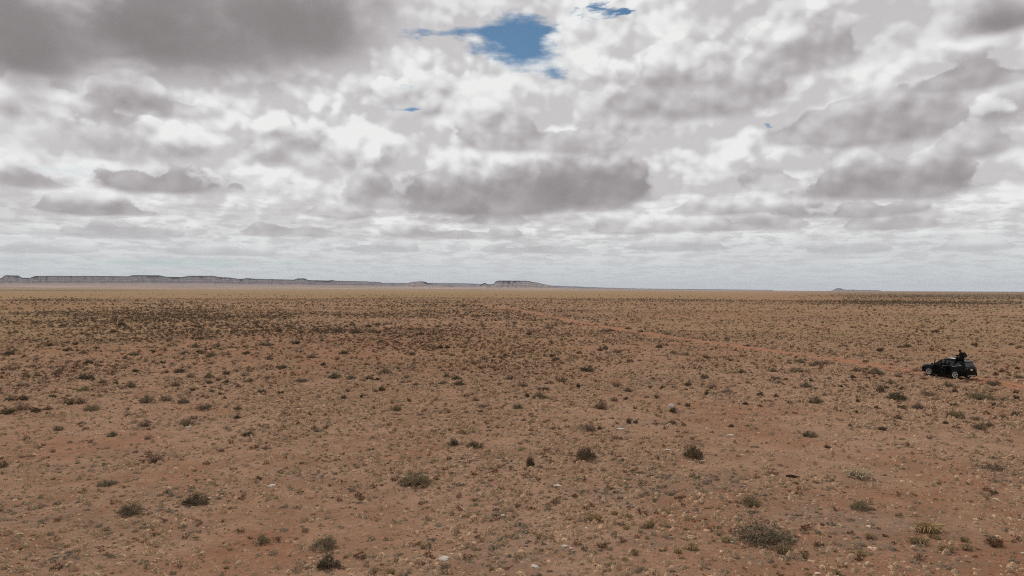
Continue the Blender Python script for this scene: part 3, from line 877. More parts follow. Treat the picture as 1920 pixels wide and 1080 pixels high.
# x, y of the foot, width, height in photograph pixels, kind; bases only fix where each plant stands on the ground
SHRUBS = [
    (1436, 1021, 92, 44, 'G'), (778, 912, 56, 32, 'G'), (365, 947, 46, 23, 'D'), (244, 965, 42, 25, 'G'), (490, 1019, 31, 20, 'G'), (608, 1029, 48, 26, 'G'),
    (614, 1066, 42, 28, 'D'), (1101, 864, 38, 27, 'T'), (1300, 861, 38, 28, 'T'), (995, 875, 16, 22, 'T'), (1608, 897, 45, 22, 'S'), (1518, 820, 25, 15, 'G'),
    (1551, 840, 13, 7, 'D'), (1408, 949, 38, 24, 'G'), (1612, 956, 36, 20, 'G'), (1863, 1024, 29, 21, 'B'), (1865, 882, 37, 13, 'L'), (1863, 926, 13, 9, 'D'),
    (291, 868, 28, 21, 'P'), (200, 911, 32, 13, 'G'), (50, 826, 13, 15, 'P'), (210, 819, 18, 12, 'G'), (277, 824, 14, 12, 'P'), (465, 819, 21, 12, 'D'),
    (416, 847, 13, 10, 'P'), (5, 877, 18, 17, 'G'), (598, 810, 20, 9, 'P'), (498, 843, 22, 9, 'P'), (850, 836, 20, 15, 'T'), (891, 840, 34, 13, 'D'),
    (871, 814, 18, 9, 'G'), (1104, 809, 30, 19, 'P'), (1124, 806, 11, 10, 'D'), (1685, 752, 38, 18, 'D'), (1529, 757, 26, 17, 'G'), (1512, 727, 22, 12, 'G'), (1495, 698, 22, 12, 'G'),
    (1500, 680, 18, 10, 'G'), (1524, 686, 14, 9, 'G'), (1548, 683, 16, 11, 'P'), (1641, 703, 30, 15, 'G'), (1608, 696, 18, 10, 'P'), (1684, 707, 16, 9, 'P'),
    (1670, 721, 17, 12, 'G'), (1599, 709, 11, 8, 'D'), (1627, 711, 9, 7, 'D'), (1651, 736, 17, 14, 'D'), (1662, 729, 11, 7, 'D'), (1692, 731, 10, 8, 'D'),
    (1617, 732, 12, 9, 'P'), (1722, 767, 24, 17, 'P'), (1690, 766, 17, 8, 'D'), (1840, 750, 42, 18, 'G'), (1884, 752, 13, 10, 'G'), (1866, 761, 13, 8, 'D'),
    (1862, 724, 26, 15, 'G'), (1778, 726, 18, 13, 'G'), (1732, 712, 18, 7, 'P'), (1718, 696, 18, 8, 'P'), (1742, 743, 26, 10, 'L'), (1790, 736, 10, 9, 'D'), (1788, 763, 15, 9, 'D'),
    (1793, 784, 26, 19, 'G'), (1837, 806, 22, 16, 'G'), (1855, 800, 17, 12, 'P'), (1883, 787, 15, 11, 'G'), (1905, 781, 14, 12, 'D'), (1830, 789, 20, 9, 'L'),
    (1655, 807, 18, 9, 'D'), (1773, 795, 11, 8, 'D'), (1605, 775, 9, 8, 'B'), (1608, 754, 9, 9, 'D'), (1643, 766, 8, 8, 'B'), (1594, 800, 10, 7, 'D'), (1683, 786, 14, 10, 'L'),
    (1100, 696, 26, 13, 'D'), (1052, 717, 18, 13, 'G'), (1012, 748, 28, 15, 'G'), (1127, 768, 27, 24, 'P'), (1157, 726, 20, 13, 'P'), (1178, 735, 17, 11, 'G'),
    (1084, 727, 8, 12, 'D'), (1020, 733, 24, 8, 'D'), (987, 745, 12, 10, 'D'), (980, 726, 22, 13, 'P'), (970, 767, 19, 12, 'G'), (1152, 753, 15, 12, 'P'),
    (1174, 750, 10, 8, 'D'), (1231, 747, 9, 9, 'D'), (1241, 730, 8, 9, 'D'), (1219, 728, 7, 7, 'D'), (1289, 724, 15, 10, 'D'), (1335, 730, 20, 15, 'P'),
    (1320, 710, 16, 11, 'G'), (1391, 699, 16, 8, 'D'), (1364, 738, 27, 11, 'P'), (1326, 741, 12, 10, 'D'), (1263, 774, 17, 12, 'D'), (1290, 763, 12, 10, 'D'),
    (1261, 796, 20, 9, 'D'), (1371, 801, 12, 7, 'D'), (1425, 742, 12, 8, 'D'), (1398, 759, 12, 7, 'D'), (1192, 794, 9, 9, 'D'), (1179, 794, 10, 13, 'T'), (1191, 767, 8, 7, 'D'), (1425, 763, 9, 7, 'B'),
    (626, 710, 24, 13, 'G'), (721, 702, 24, 14, 'G'), (657, 712, 18, 10, 'G'), (692, 712, 16, 9, 'D'), (707, 713, 12, 6, 'D'), (566, 717, 23, 9, 'G'), (531, 691, 15, 9, 'D'),
    (520, 690, 8, 6, 'D'), (502, 710, 16, 8, 'P'), (607, 685, 13, 8, 'D'), (550, 705, 11, 7, 'G'), (703, 735, 13, 10, 'P'), (716, 733, 13, 11, 'D'), (652, 735, 10, 10, 'P'),
    (644, 749, 9, 11, 'D'), (681, 746, 15, 9, 'D'), (526, 739, 12, 8, 'D'), (490, 737, 15, 9, 'D'), (745, 771, 17, 13, 'G'), (533, 779, 15, 11, 'P'), (580, 780, 13, 12, 'P'),
    (613, 779, 11, 6, 'G'), (559, 796, 8, 8, 'D'), (700, 767, 8, 6, 'D'), (837, 709, 12, 11, 'D'), (856, 713, 19, 9, 'D'), (861, 723, 21, 10, 'D'),
    (763, 710, 12, 8, 'G'), (780, 723, 13, 10, 'P'), (829, 721, 16, 9, 'P'), (890, 683, 17, 11, 'P'), (892, 752, 16, 9, 'P'), (905, 764, 24, 7, 'L'), (901, 774, 13, 6, 'D'),
    (840, 774, 11, 10, 'P'), (789, 779, 13, 6, 'P'), (958, 713, 20, 11, 'P'), (688, 684, 10, 6, 'G'), (930, 695, 8, 6, 'B'),
    (15, 777, 28, 14, 'D'), (42, 770, 26, 17, 'P'), (42, 752, 22, 13, 'D'), (16, 752, 16, 7, 'D'), (127, 760, 19, 12, 'D'), (150, 758, 20, 16, 'P'), (68, 773, 18, 10, 'D'),
    (90, 769, 19, 11, 'P'), (172, 771, 27, 14, 'G'), (100, 746, 15, 8, 'D'), (160, 734, 22, 11, 'G'), (164, 712, 27, 12, 'D'), (167, 682, 18, 9, 'D'), (49, 709, 15, 11, 'G'),
    (70, 706, 12, 9, 'G'), (85, 712, 12, 11, 'P'), (103, 704, 15, 10, 'P'), (192, 719, 15, 9, 'G'), (216, 721, 11, 8, 'D'), (244, 728, 20, 16, 'G'), (230, 730, 12, 8, 'P'),
    (328, 725, 21, 13, 'P'), (337, 698, 22, 10, 'D'), (311, 699, 13, 10, 'P'), (357, 709, 16, 12, 'P'), (392, 710, 18, 14, 'G'), (390, 720, 13, 10, 'G'), (425, 703, 15, 10, 'D'), (442, 697, 13, 9, 'P'),
    (424, 719, 12, 9, 'D'), (410, 714, 13, 9, 'P'), (447, 727, 14, 9, 'P'), (468, 717, 14, 9, 'G'), (457, 706, 11, 9, 'P'), (276, 756, 27, 17, 'G'), (313, 753, 21, 14, 'P'),
    (344, 757, 21, 12, 'G'), (383, 770, 26, 17, 'G'), (447, 769, 15, 10, 'G'), (445, 785, 13, 9, 'D'), (240, 782, 15, 10, 'P'), (153, 797, 14, 10, 'G'), (272, 801, 24, 17, 'P'),
    (351, 800, 26, 18, 'G'), (109, 808, 17, 12, 'G'), (428, 806, 14, 9, 'P'), (40, 725, 15, 10, 'P'), (361, 733, 10, 8, 'D'), (397, 735, 9, 6, 'D'), (415, 740, 14, 5, 'D'),
    (421, 748, 8, 6, 'D'), (60, 688, 9, 6, 'D'), (18, 666, 20, 11, 'D'), (28, 660, 14, 9, 'G'), (73, 653, 15, 10, 'P'), (94, 649, 15, 8, 'D'), (141, 647, 10, 9, 'D'),
    (128, 658, 18, 8, 'D'), (157, 663, 14, 8, 'G'), (250, 666, 22, 9, 'G'), (347, 664, 18, 8, 'G'), (366, 652, 12, 13, 'G'), (373, 660, 16, 5, 'D'), (397, 668, 19, 10, 'G'),
    (462, 664, 15, 8, 'D'), (234, 673, 10, 9, 'G'), (182, 654, 10, 7, 'G'), (166, 679, 12, 8, 'G'), (287, 661, 8, 8, 'D'), (373, 637, 16, 7, 'D'), (213, 623, 18, 7, 'D'),
    (228, 611, 14, 10, 'D'), (28, 625, 11, 7, 'G'), (115, 612, 14, 6, 'D'),
    (497, 648, 26, 9, 'G'), (555, 645, 18, 9, 'D'), (591, 621, 18, 10, 'G'), (635, 622, 22, 9, 'G'), (667, 625, 20, 9, 'D'), (697, 624, 16, 9, 'G'), (710, 625, 12, 7, 'D'),
    (790, 628, 11, 8, 'D'), (820, 614, 10, 6, 'D'), (825, 653, 12, 9, 'D'), (840, 653, 11, 8, 'D'), (645, 664, 20, 9, 'D'), (560, 671, 19, 9, 'P'), (584, 671, 19, 9, 'G'),
    (632, 675, 10, 10, 'P'), (505, 674, 14, 9, 'G'), (523, 622, 12, 8, 'D'), (503, 640, 11, 6, 'G'), (690, 613, 10, 7, 'D'), (660, 610, 12, 8, 'G'), (708, 610, 10, 7, 'D'),
    (1126, 658, 13, 12, 'P'), (1135, 655, 11, 11, 'G'), (1157, 661, 18, 7, 'G'), (1236, 652, 14, 7, 'D'), (1263, 664, 14, 10, 'G'), (1322, 671, 12, 8, 'D'), (1042, 675, 17, 8, 'P'), (1250, 648, 9, 6, 'P'),
    (1142, 622, 17, 7, 'D'), (1203, 623, 14, 5, 'D'), (1178, 617, 14, 6, 'G'), (1251, 627, 16, 7, 'P'), (1701, 651, 12, 9, 'D'), (1692, 652, 16, 6, 'L'), (1651, 659, 14, 9, 'D'), (1753, 624, 12, 8, 'D'),
    (1827, 648, 11, 7, 'D'), (1911, 652, 12, 7, 'P'), (993, 628, 12, 8, 'D'), (1030, 616, 16, 6, 'G'), (965, 607, 9, 5, 'D'), (1363, 637, 10, 7, 'D'), (1485, 613, 9, 4, 'D'),
    (1402, 649, 13, 4, 'D'), (1910, 710, 14, 10, 'G'), (1866, 703, 10, 7, 'D'), (1880, 698, 13, 8, 'B'), (1907, 692, 9, 7, 'D'), (1905, 738, 11, 9, 'B'), (1905, 748, 12, 9, 'D'),
    (1858, 737, 9, 6, 'D'), (1810, 741, 8, 6, 'D'), (1760, 728, 9, 6, 'D'), (1455, 712, 16, 9, 'G'), (1460, 720, 15, 7, 'D'), (1450, 697, 14, 9, 'G'), (1474, 712, 8, 5, 'D'), (1521, 715, 10, 6, 'D'),
    (1530, 730, 7, 5, 'B'), (1577, 726, 8, 6, 'D'), (1546, 742, 9, 7, 'P'), (1480, 757, 12, 9, 'P'), (1455, 745, 9, 9, 'B'), (1555, 711, 8, 6, 'D'), (1480, 681, 11, 6, 'P'),
]

# things other things can be found by: name, photo x, photo y
ANCHORS = [('the black car', 1780, 700), ('the white scrap', 1258, 762), ('the largest grey green bush', 1436, 1015), ('the spiky centre bush', 778, 905),
           ('the silvery shrub', 1608, 893), ('the pair of pale stones', 1066, 1026), ('the dark silvery bush', 365, 942), ('the broadest dark bush', 1685, 748),
           ('the flat topped butte', 975, 575), ('the far right butte', 1600, 575), ('the pale butte', 785, 575), ('the left end of the mesa', 30, 580),
           ('the three round shrubs', 310, 752), ('the dome shaped shrub', 721, 699), ('the tall twiggy shrub', 1127, 760), ('the left edge', 0, 740)]
FIXED = {(1436, 1021): 'largest grey green bush in the right foreground with yellow grass at its foot', (778, 912): 'big spiky grey green bush at centre front with thin shoots on top',
         (365, 947): 'dark bush with silvery lower leaves at the left front', (1608, 897): 'silvery topped low shrub alone on bare sand at the right front',
         (1685, 752): 'broadest dark bush, on the sand below the black car', (721, 702): 'dome shaped grey shrub standing beyond the centre front sand',
         (1127, 768): 'tall twiggy purple grey shrub left of the white scrap', (276, 756): 'left of the three round shrubs in a row at left', (313, 753): 'middle of the three round shrubs in a row at left',
         (344, 757): 'right of the three round shrubs in a row at left', (244, 965): 'round grey green bush just left of the dark silvery bush', (1263, 774): 'dark compact shrub with the white scrap lying behind it',
         (1101, 864): 'dark mat shrub with a tall pale spray of stems, near centre', (1300, 861): 'dark mat shrub with red stems and pale stones at its foot',
         (1608 + 255, 1024): 'round reddish brown bush at the right front', (995, 875): 'thin wispy plant of a few upright stems'}
ORD = ['nearest', 'second', 'third', 'fourth', 'fifth', 'sixth', 'seventh', 'eighth', 'ninth', 'tenth', 'eleventh', 'twelfth']


def where(dx, dy):
    if abs(dx) > 3.0 * abs(dy):
        return 'right of' if dx > 0 else 'left of'
    fb = 'nearer than' if dy > 0 else 'beyond'
    if abs(dx) < 1.0 * abs(dy):
        return fb
    return fb + (' and right of' if dx > 0 else ' and left of')


def make_labels(items):
    cls = {}
    for i, (x, y, w, h, k) in enumerate(items):
        if (x, y) in FIXED:
            continue
        best = min(ANCHORS, key=lambda a: math.hypot((x - a[1]) / 1.0, (y - a[2]) * 2.6))
        dx, dy = x - best[1], y - best[2]
        if 'butte' in best[0] or 'mesa' in best[0]:
            wh = 'below' if abs(dx) < 60 else ('below and right of' if dx > 0 else 'below and left of')
        else:
            wh = where(dx, dy * 2.0)
        if best[0] == 'the left edge':
            wh = 'from'
        cls.setdefault((k, wh, best[0]), []).append((math.hypot(dx, dy * 2.6), i))
    out = {}
    for (k, wh, an), lst in cls.items():
        lst.sort()
        for r_, (_, i) in enumerate(lst):
            adj = KINDS[k][0]
            if len(lst) == 1:
                out[i] = f'{adj} shrub {wh} {an}'
            elif r_ < len(ORD):
                out[i] = f'{ORD[r_]} {adj} shrub {wh} {an}'
            else:
                out[i] = f'outlying {adj} shrub {wh} {an}'
    for i, it in enumerate(items):
        if (it[0], it[1]) in FIXED:
            out[i] = FIXED[(it[0], it[1])]
    return out


def build_shrubs():
    # fill up with the next largest ones of the brush field
    items = [s for s in SHRUBS]
    rnd = random.Random(5)
    have = {(s[0], s[1]) for s in items}
    tries = 0
    while len(items) < 300 and tries < 4000:
        tries += 1
        u_ = rnd.uniform(0, 1920); v_ = rnd.uniform(605, 700)
        P_ = ground_at(u_, v_)
        if float(zones(np.array([P_.x]), np.array([P_.y]))[3][0]) < rnd.uniform(0.15, 0.9) or track_dist([P_.x], [P_.y])[0] < 3:
            continue
        if min(abs(u_ - a) + 2 * abs(v_ - b) for a, b in have) < 16:
            continue
        w_ = rnd.uniform(9, 14) * (0.7 + (v_ - 600) / 250)
        it = (round(u_), round(v_), w_, w_ * 0.55, rnd.choice('GDDPB'))
        items.append(it); have.add((it[0], it[1]))
    items = items[:300]
    labels = make_labels(items)
    rn = random.Random(9)
    spots = []
    for i, (x, y, w, h, k) in enumerate(items):
        P_ = ground_at(x, y)
        depth = (CM.inverted() @ P_).z * -1
        wm = w / FPX * depth * 1.18
        hm = h / FPX * depth * 0.86
        P_ = ground_at(x, y - 0.12 * w * 0.5) if y > 700 else P_
        sd_ = rn.choice(KINDS[k][1])
        tw_, lv_, whole, hh = PROTO[(k, sd_)]
        sc_ = (wm, wm, hm / (hh * 1.12))
        rz = rn.uniform(0, 6.28)
        if w >= 15:
            o = empty('desert_shrub', P_ - Vector((0, 0, 0.02)), rz)
            a_ = bpy.data.objects.new('twigs', tw_); b_ = bpy.data.objects.new('leaves', lv_)
            for c_ in (a_, b_):
                COL.objects.link(c_); c_.parent = o
        else:
            o = bpy.data.objects.new('desert_shrub', whole)
            COL.objects.link(o)
            o.location = P_ - Vector((0, 0, 0.02)); o.rotation_euler = (0, 0, rz)
        o.scale = sc_
        tag(o, labels[i], 'shrub', 'shrubs scattered over the plain')
        spots.append((P_.x, P_.y, wm))
    return spots


shrub_spots = build_shrubs()

# pale yellow bunch grass
YELLOW = [
    (1467, 1041, 30, 24, 'tight yellow grass tuft at the foot of the largest grey green bush'), (1740, 999, 60, 22, 'longest yellow grass clump, at the back of the broken ring'),
    (1722, 1022, 40, 18, 'olive yellow grass clump at the left of the broken ring'), (1774, 1036, 34, 16, 'yellow grass clump at the front of the broken ring'),
    (1813, 1032, 24, 14, 'olive grass clump at the right of the broken ring'), (1808, 1016, 18, 12, 'small pale grass tuft at the back right of the broken ring'), (1757, 1011, 16, 9, 'little pale grass tuft inside the broken ring'),
    (1631, 1010, 21, 12, 'olive grass tuft between the largest bush and the grass ring'), (1115, 978, 34, 17, 'arching yellow grass tuft with a hollow dark middle, widest near centre front'),
    (1178, 974, 18, 13, 'bright yellow grass tuft right of the arching one'), (1153, 965, 18, 8, 'low grey yellow tuft between the arching and the bright one'), (1175, 993, 16, 10, 'small pale grass tuft just nearer than the bright yellow tuft'),
    (1220, 990, 18, 15, 'upright pale grass tuft right of the bright yellow tuft'), (1298, 1031, 24, 15, 'yellow grass tuft on the right of a joined pair'), (1271, 1037, 18, 10, 'olive grass tuft on the left of a joined pair'),
    (1190, 1041, 15, 13, 'ragged straw tuft on the dark gravel patch'), (1362, 1016, 26, 11, 'low yellow tuft left of the largest grey green bush'), (1509, 1048, 13, 15, 'thin upright yellow tuft right of the largest bush'),
    (1566, 1078, 18, 13, 'pale grass tuft at the lower frame edge under the grass ring'), (703, 1074, 15, 13, 'yellow grass tuft at the lower edge left of centre'), (733, 1076, 18, 11, 'dull grass tuft next to the yellow one at the lower edge'),
    (793, 1029, 12, 11, 'small yellow tuft on a dark patch left of centre front'), (1013, 1010, 19, 12, 'olive grass tuft beyond the pair of pale stones'), (1615, 1042, 20, 11, 'olive tuft right of the pinkish stone'), (277, 1066, 14, 10, 'small pale tuft at the left front'),
]


def build_yellow():
    rn = random.Random(4)
    for (x, y, w, h, lab) in YELLOW:
        P_ = ground_at(x, y - h * 0.12)
        depth = (CM.inverted() @ P_).z * -1
        o = bpy.data.objects.new('grass_tuft', rn.choice(TUFT))
        COL.objects.link(o)
        o.location = P_ - Vector((0, 0, 0.01))
        wm = w / FPX * depth * 1.05; hm = h / FPX * depth
        o.scale = (wm, wm * (0.6 if w > 28 else 0.9), hm / 0.46)
        o.rotation_euler = (0, 0, rn.uniform(-0.3, 0.3))
        tag(o, lab, 'grass tuft', 'yellow grass tufts in the foreground')


build_yellow()


# ------------------------------------------------------------------ pale stones and other small things
def stone_mesh(seed, flat=0.35):
    rnd = random.Random(seed)
    bm = bmesh.new()
    bmesh.ops.create_icosphere(bm, subdivisions=3, radius=0.5)
    ph = Vector((rnd.random() * 30, rnd.random() * 30, rnd.random() * 30))
    for v in bm.verts:
        k = 1 + 0.55 * mnoise.noise(v.co * 2.2 + ph) + 0.16 * mnoise.noise(v.co * 6 + ph)
        v.co *= k
        v.co.z = max(-0.12, min(v.co.z * flat, flat * 0.36 + 0.03 * mnoise.noise(v.co * 5 + ph)))
        v.co.x += 0.12 * math.copysign(abs(v.co.y) ** 1.3, v.co.y)
    me = bpy.data.meshes.new('stone')
    bm.to_mesh(me); bm.free()
    return me


M_STONE = mat('pale_stone', (0.33, 0.285, 0.245), 0.9, vary=0.25, scale=5.0, spec=0.1)
M_PINK = mat('pink_stone', (0.42, 0.29, 0.22), 0.9, vary=0.2, scale=5.0, spec=0.1)
M_REDST = mat('dark_red_stone', (0.09, 0.030, 0.022), 0.9, vary=0.3, scale=5.0, spec=0.1)
M_WOOD = mat('weathered_wood', (0.055, 0.035, 0.026), 0.9, vary=0.3, scale=8.0, spec=0.1)
STONES = [
    (1058, 1029, 13, 9, M_STONE, 'larger of the pair of pale stones at centre front'), (1071, 1031, 9, 6, M_STONE, 'smaller of the pair of pale stones at centre front'),
    (1002, 1065, 17, 7, M_STONE, 'long pale stone at the lower edge near centre'), (832, 1052, 21, 11, M_STONE, 'large ragged white stone at the lower front left of centre'),
    (1045, 913, 15, 7, M_STONE, 'flat white stone on grey gravel at centre'), (1162, 808, 19, 8, M_STONE, 'flat white slab beyond the spray shrub near centre'),
    (1251, 847, 13, 7, M_STONE, 'bright white stone left of the red stemmed shrub'), (1294, 867, 7, 3, M_STONE, 'left one of the small pale stones at the foot of the red stemmed shrub'),
    (1319, 867, 11, 5, M_STONE, 'right one of the small pale stones at the foot of the red stemmed shrub'), (1369, 818, 15, 4, M_STONE, 'thin flat pale stone right of the white slab'),
    (1128, 987, 9, 4, M_STONE, 'small pale stone under the arching yellow tuft'), (508, 914, 17, 8, M_STONE, 'oval grey white stone alone at left centre'),
    (1635, 1034, 17, 12, M_PINK, 'rounded pinkish stone left of the grass ring'), (1629, 991, 12, 7, M_PINK, 'pale pinkish stone beyond the olive grass tuft'),
    (1533, 1079, 13, 8, M_PINK, 'pink stone cut by the lower frame edge'), (1866, 938, 11, 5, M_STONE, 'small white stone at the right under a dark shrub'), (1918, 1041, 8, 8, M_STONE, 'white stone cut by the right frame edge'),
    (1372, 1019, 10, 6, M_STONE, 'small grey stone left of the largest bush'), (1541, 987, 11, 8, M_REDST, 'small dark red stone on grey gravel'), (331, 960, 6, 6, M_REDST, 'small reddish brown stone below the dark silvery bush'),
    (943, 969, 9, 7, M_STONE, 'grey stone half sunk in sand left of the arching tuft'), (351, 803, 12, 3, M_STONE, 'thin white stone at the foot of a round left shrub'), (1187, 951, 9, 4, M_STONE, 'small pale stone in a scatter on grey ground'),
]


def build_stones():
    rn = random.Random(8)
    for i, (x, y, w, h, m, lab) in enumerate(STONES):
        P_ = ground_at(x, y - h * 0.35)
        depth = (CM.inverted() @ P_).z * -1
        me = stone_mesh(100 + i, 0.45 if h > w * .55 else 0.34)
        me.materials.append(m)
        o = bpy.data.objects.new('stone', me)
        COL.objects.link(o)
        o.location = P_ + Vector((0, 0, 0.005))
        wm = w / FPX * depth * 0.92
        o.scale = (wm, wm * rn.uniform(0.8, 1.0), wm * (1.35 if h > w * .5 else 1.0))
        o.rotation_euler = (0, 0, rn.uniform(-0.5, 0.5))
        tag(o, lab, 'stone', 'loose stones on the sand')
    # weathered stick
    P_ = ground_at(1487, 895)
    v, f = [], []
    path = [(-0.30, 0.05, 0.06), (-0.12, 0.0, 0.08), (0.08, -0.05, 0.05), (0.28, -0.14, 0.04)]
    for j, c_ in enumerate(path):
        r_ = (0.035, 0.06, 0.055, 0.03)[j]
        for q_ in range(6):
            a_ = q_ * math.pi / 3
            v.append((c_[0], c_[1] + r_ * math.cos(a_), c_[2] + r_ * math.sin(a_)))
    for j in range(3):
        for q_ in range(6):
            f.append((j * 6 + q_, j * 6 + (q_ + 1) % 6, (j + 1) * 6 + (q_ + 1) % 6, (j + 1) * 6 + q_))
    f += [tuple(range(6))[::-1], tuple(range(18, 24))]
    o = mesh_obj('stick', v, f, M_WOOD)
    o.location = P_
    tag(o, 'dark weathered stick lying on the sand left of the silvery shrub', 'stick')
    # crumpled white scrap behind the dark shrub
    bm = bmesh.new()
    bmesh.ops.create_grid(bm, x_segments=16, y_segments=16, size=0.5)
    for vt in bm.verts:
        x_, y_ = vt.co.x, vt.co.y
        r_ = math.hypot(x_, y_)
        vt.co = Vector((x_ * 0.95 + 0.10 * mnoise.noise(Vector((x_ * 4, y_ * 4, 1.3))), 0.22 * mnoise.noise(Vector((x_ * 5, y_ * 5, 7.7))) - 0.25 * y_ + 0.15 * r_, y_ * 0.9 + 0.42 + 0.10 * mnoise.noise(Vector((x_ * 4, y_ * 4, 4.1)))))
    hole = [fc for fc in bm.faces if (fc.calc_center_median() - Vector((-0.02, fc.calc_center_median().y, 0.58))).length < 0.11]
    bmesh.ops.delete(bm, geom=hole, context='FACES')
    rim = [fc for fc in bm.faces if math.hypot(fc.calc_center_median().x, fc.calc_center_median().z - 0.42) > 0.46 + 0.08 * mnoise.noise(fc.calc_center_median() * 4)]
    bmesh.ops.delete(bm, geom=rim, context='FACES')
    me = bpy.data.meshes.new('white_scrap')
    bm.to_mesh(me); bm.free()
    me.materials.append(mat('white_plastic', (0.74, 0.70, 0.66), 0.6, vary=0.12, scale=6.0))
    o = bpy.data.objects.new('white_scrap', me)
    COL.objects.link(o)
    P_ = ground_at(1258.5, 765)
    depth = (CM.inverted() @ P_).z * -1
    k = 10.0 / FPX * depth
    o.location = P_ - Vector((0, 0, 0.03)); o.scale = (k * 1.1, k, k * 1.1); o.rotation_euler = (0, 0, -0.25)
    s_ = o.modifiers.new('thickness', 'SOLIDIFY'); s_.thickness = 0.02
    tag(o, 'crumpled white scrap with a dark hole lying against a dark shrub', 'scrap')
    # lone post far out on the plain
    P_ = ground_at(820, 566)
    v = []
    for z, r_ in ((-0.3, .09), (1.0, .085), (1.45, .07)):
        for q_ in range(8):
            v.append((r_ * math.cos(q_ * math.pi / 4), r_ * math.sin(q_ * math.pi / 4), z))
    f = [(j * 8 + q_, j * 8 + (q_ + 1) % 8, j * 8 + 8 + (q_ + 1) % 8, j * 8 + 8 + q_) for j in range(2) for q_ in range(8)] + [tuple(range(16, 24))]
    o = mesh_obj('wooden_post', v, f, M_WOOD)
    o.location = P_; o.scale = (1.5, 1.5, 1.2)
    tag(o, 'lone dark post standing far out on the plain', 'post')


build_stones()


# ------------------------------------------------------------------ ground cover nobody could count
def scatter(name, pts, rot, scl, idx, meshes):
    src = bpy.data.collections.new(name + '_kinds')
    for i, me in enumerate(meshes):
        ob = bpy.data.objects.new(f'{name}_kind_{i:02d}', me)
        src.objects.link(ob)
    me = bpy.data.meshes.new(name)
    me.vertices.add(len(pts))
    me.vertices.foreach_set('co', np.asarray(pts, np.float32).ravel())
    for nm, ty, arr in (('rot', 'FLOAT_VECTOR', rot), ('scl', 'FLOAT_VECTOR', scl)):
        at = me.attributes.new(nm, ty, 'POINT')
        at.data.foreach_set('vector', np.asarray(arr, np.float32).ravel())
    at = me.attributes.new('pick', 'INT', 'POINT')
    at.data.foreach_set('value', np.asarray(idx, np.int32))
    o = bpy.data.objects.new(name, me)
    COL.objects.link(o)
    g = bpy.data.node_groups.new(name, 'GeometryNodeTree')
    g.interface.new_socket(name='Geometry', in_out='INPUT', socket_type='NodeSocketGeometry')
    g.interface.new_socket(name='Geometry', in_out='OUTPUT', socket_type='NodeSocketGeometry')
    gi_ = g.nodes.new('NodeGroupInput'); go_ = g.nodes.new('NodeGroupOutput')
    ci = g.nodes.new('GeometryNodeCollectionInfo')
    ci.inputs['Collection'].default_value = src
    ci.inputs['Separate Children'].default_value = True
    ci.inputs['Reset Children'].default_value = True
    ip = g.nodes.new('GeometryNodeInstanceOnPoints')
    ip.inputs['Pick Instance'].default_value = True

    def na(nm, ty):
        n_ = g.nodes.new('GeometryNodeInputNamedAttribute'); n_.data_type = ty
        n_.inputs['Name'].default_value = nm
        return [s for s in n_.outputs if s.enabled][0]
    mp = g.nodes.new('GeometryNodeMeshToPoints')
    g.links.new(gi_.outputs[0], mp.inputs[0])
    g.links.new(mp.outputs[0], ip.inputs['Points'])
    g.links.new(ci.outputs[0], ip.inputs['Instance'])
    g.links.new(na('pick', 'INT'), ip.inputs['Instance Index'])
    e2r = g.nodes.new('FunctionNodeEulerToRotation')
    g.links.new(na('rot', 'FLOAT_VECTOR'), e2r.inputs[0])
    g.links.new(e2r.outputs[0], ip.inputs['Rotation'])
    g.links.new(na('scl', 'FLOAT_VECTOR'), ip.inputs['Scale'])
    g.links.new(ip.outputs[0], go_.inputs[0])
    md = o.modifiers.new('scatter', 'NODES')
    md.node_group = g
    return tag(o, kind='stuff')


def ring_points(r1, r2, dens, rnd):
    half = R(41.5)
    n = int(half * (r2 * r2 - r1 * r1) * dens)
    rr_ = np.sqrt(rnd.random(n) * (r2 * r2 - r1 * r1) + r1 * r1)
    aa = (rnd.random(n) * 2 - 1) * half
    # a strip either side of the view cone close by
    return rr_ * np.sin(aa), rr_ * np.cos(aa)


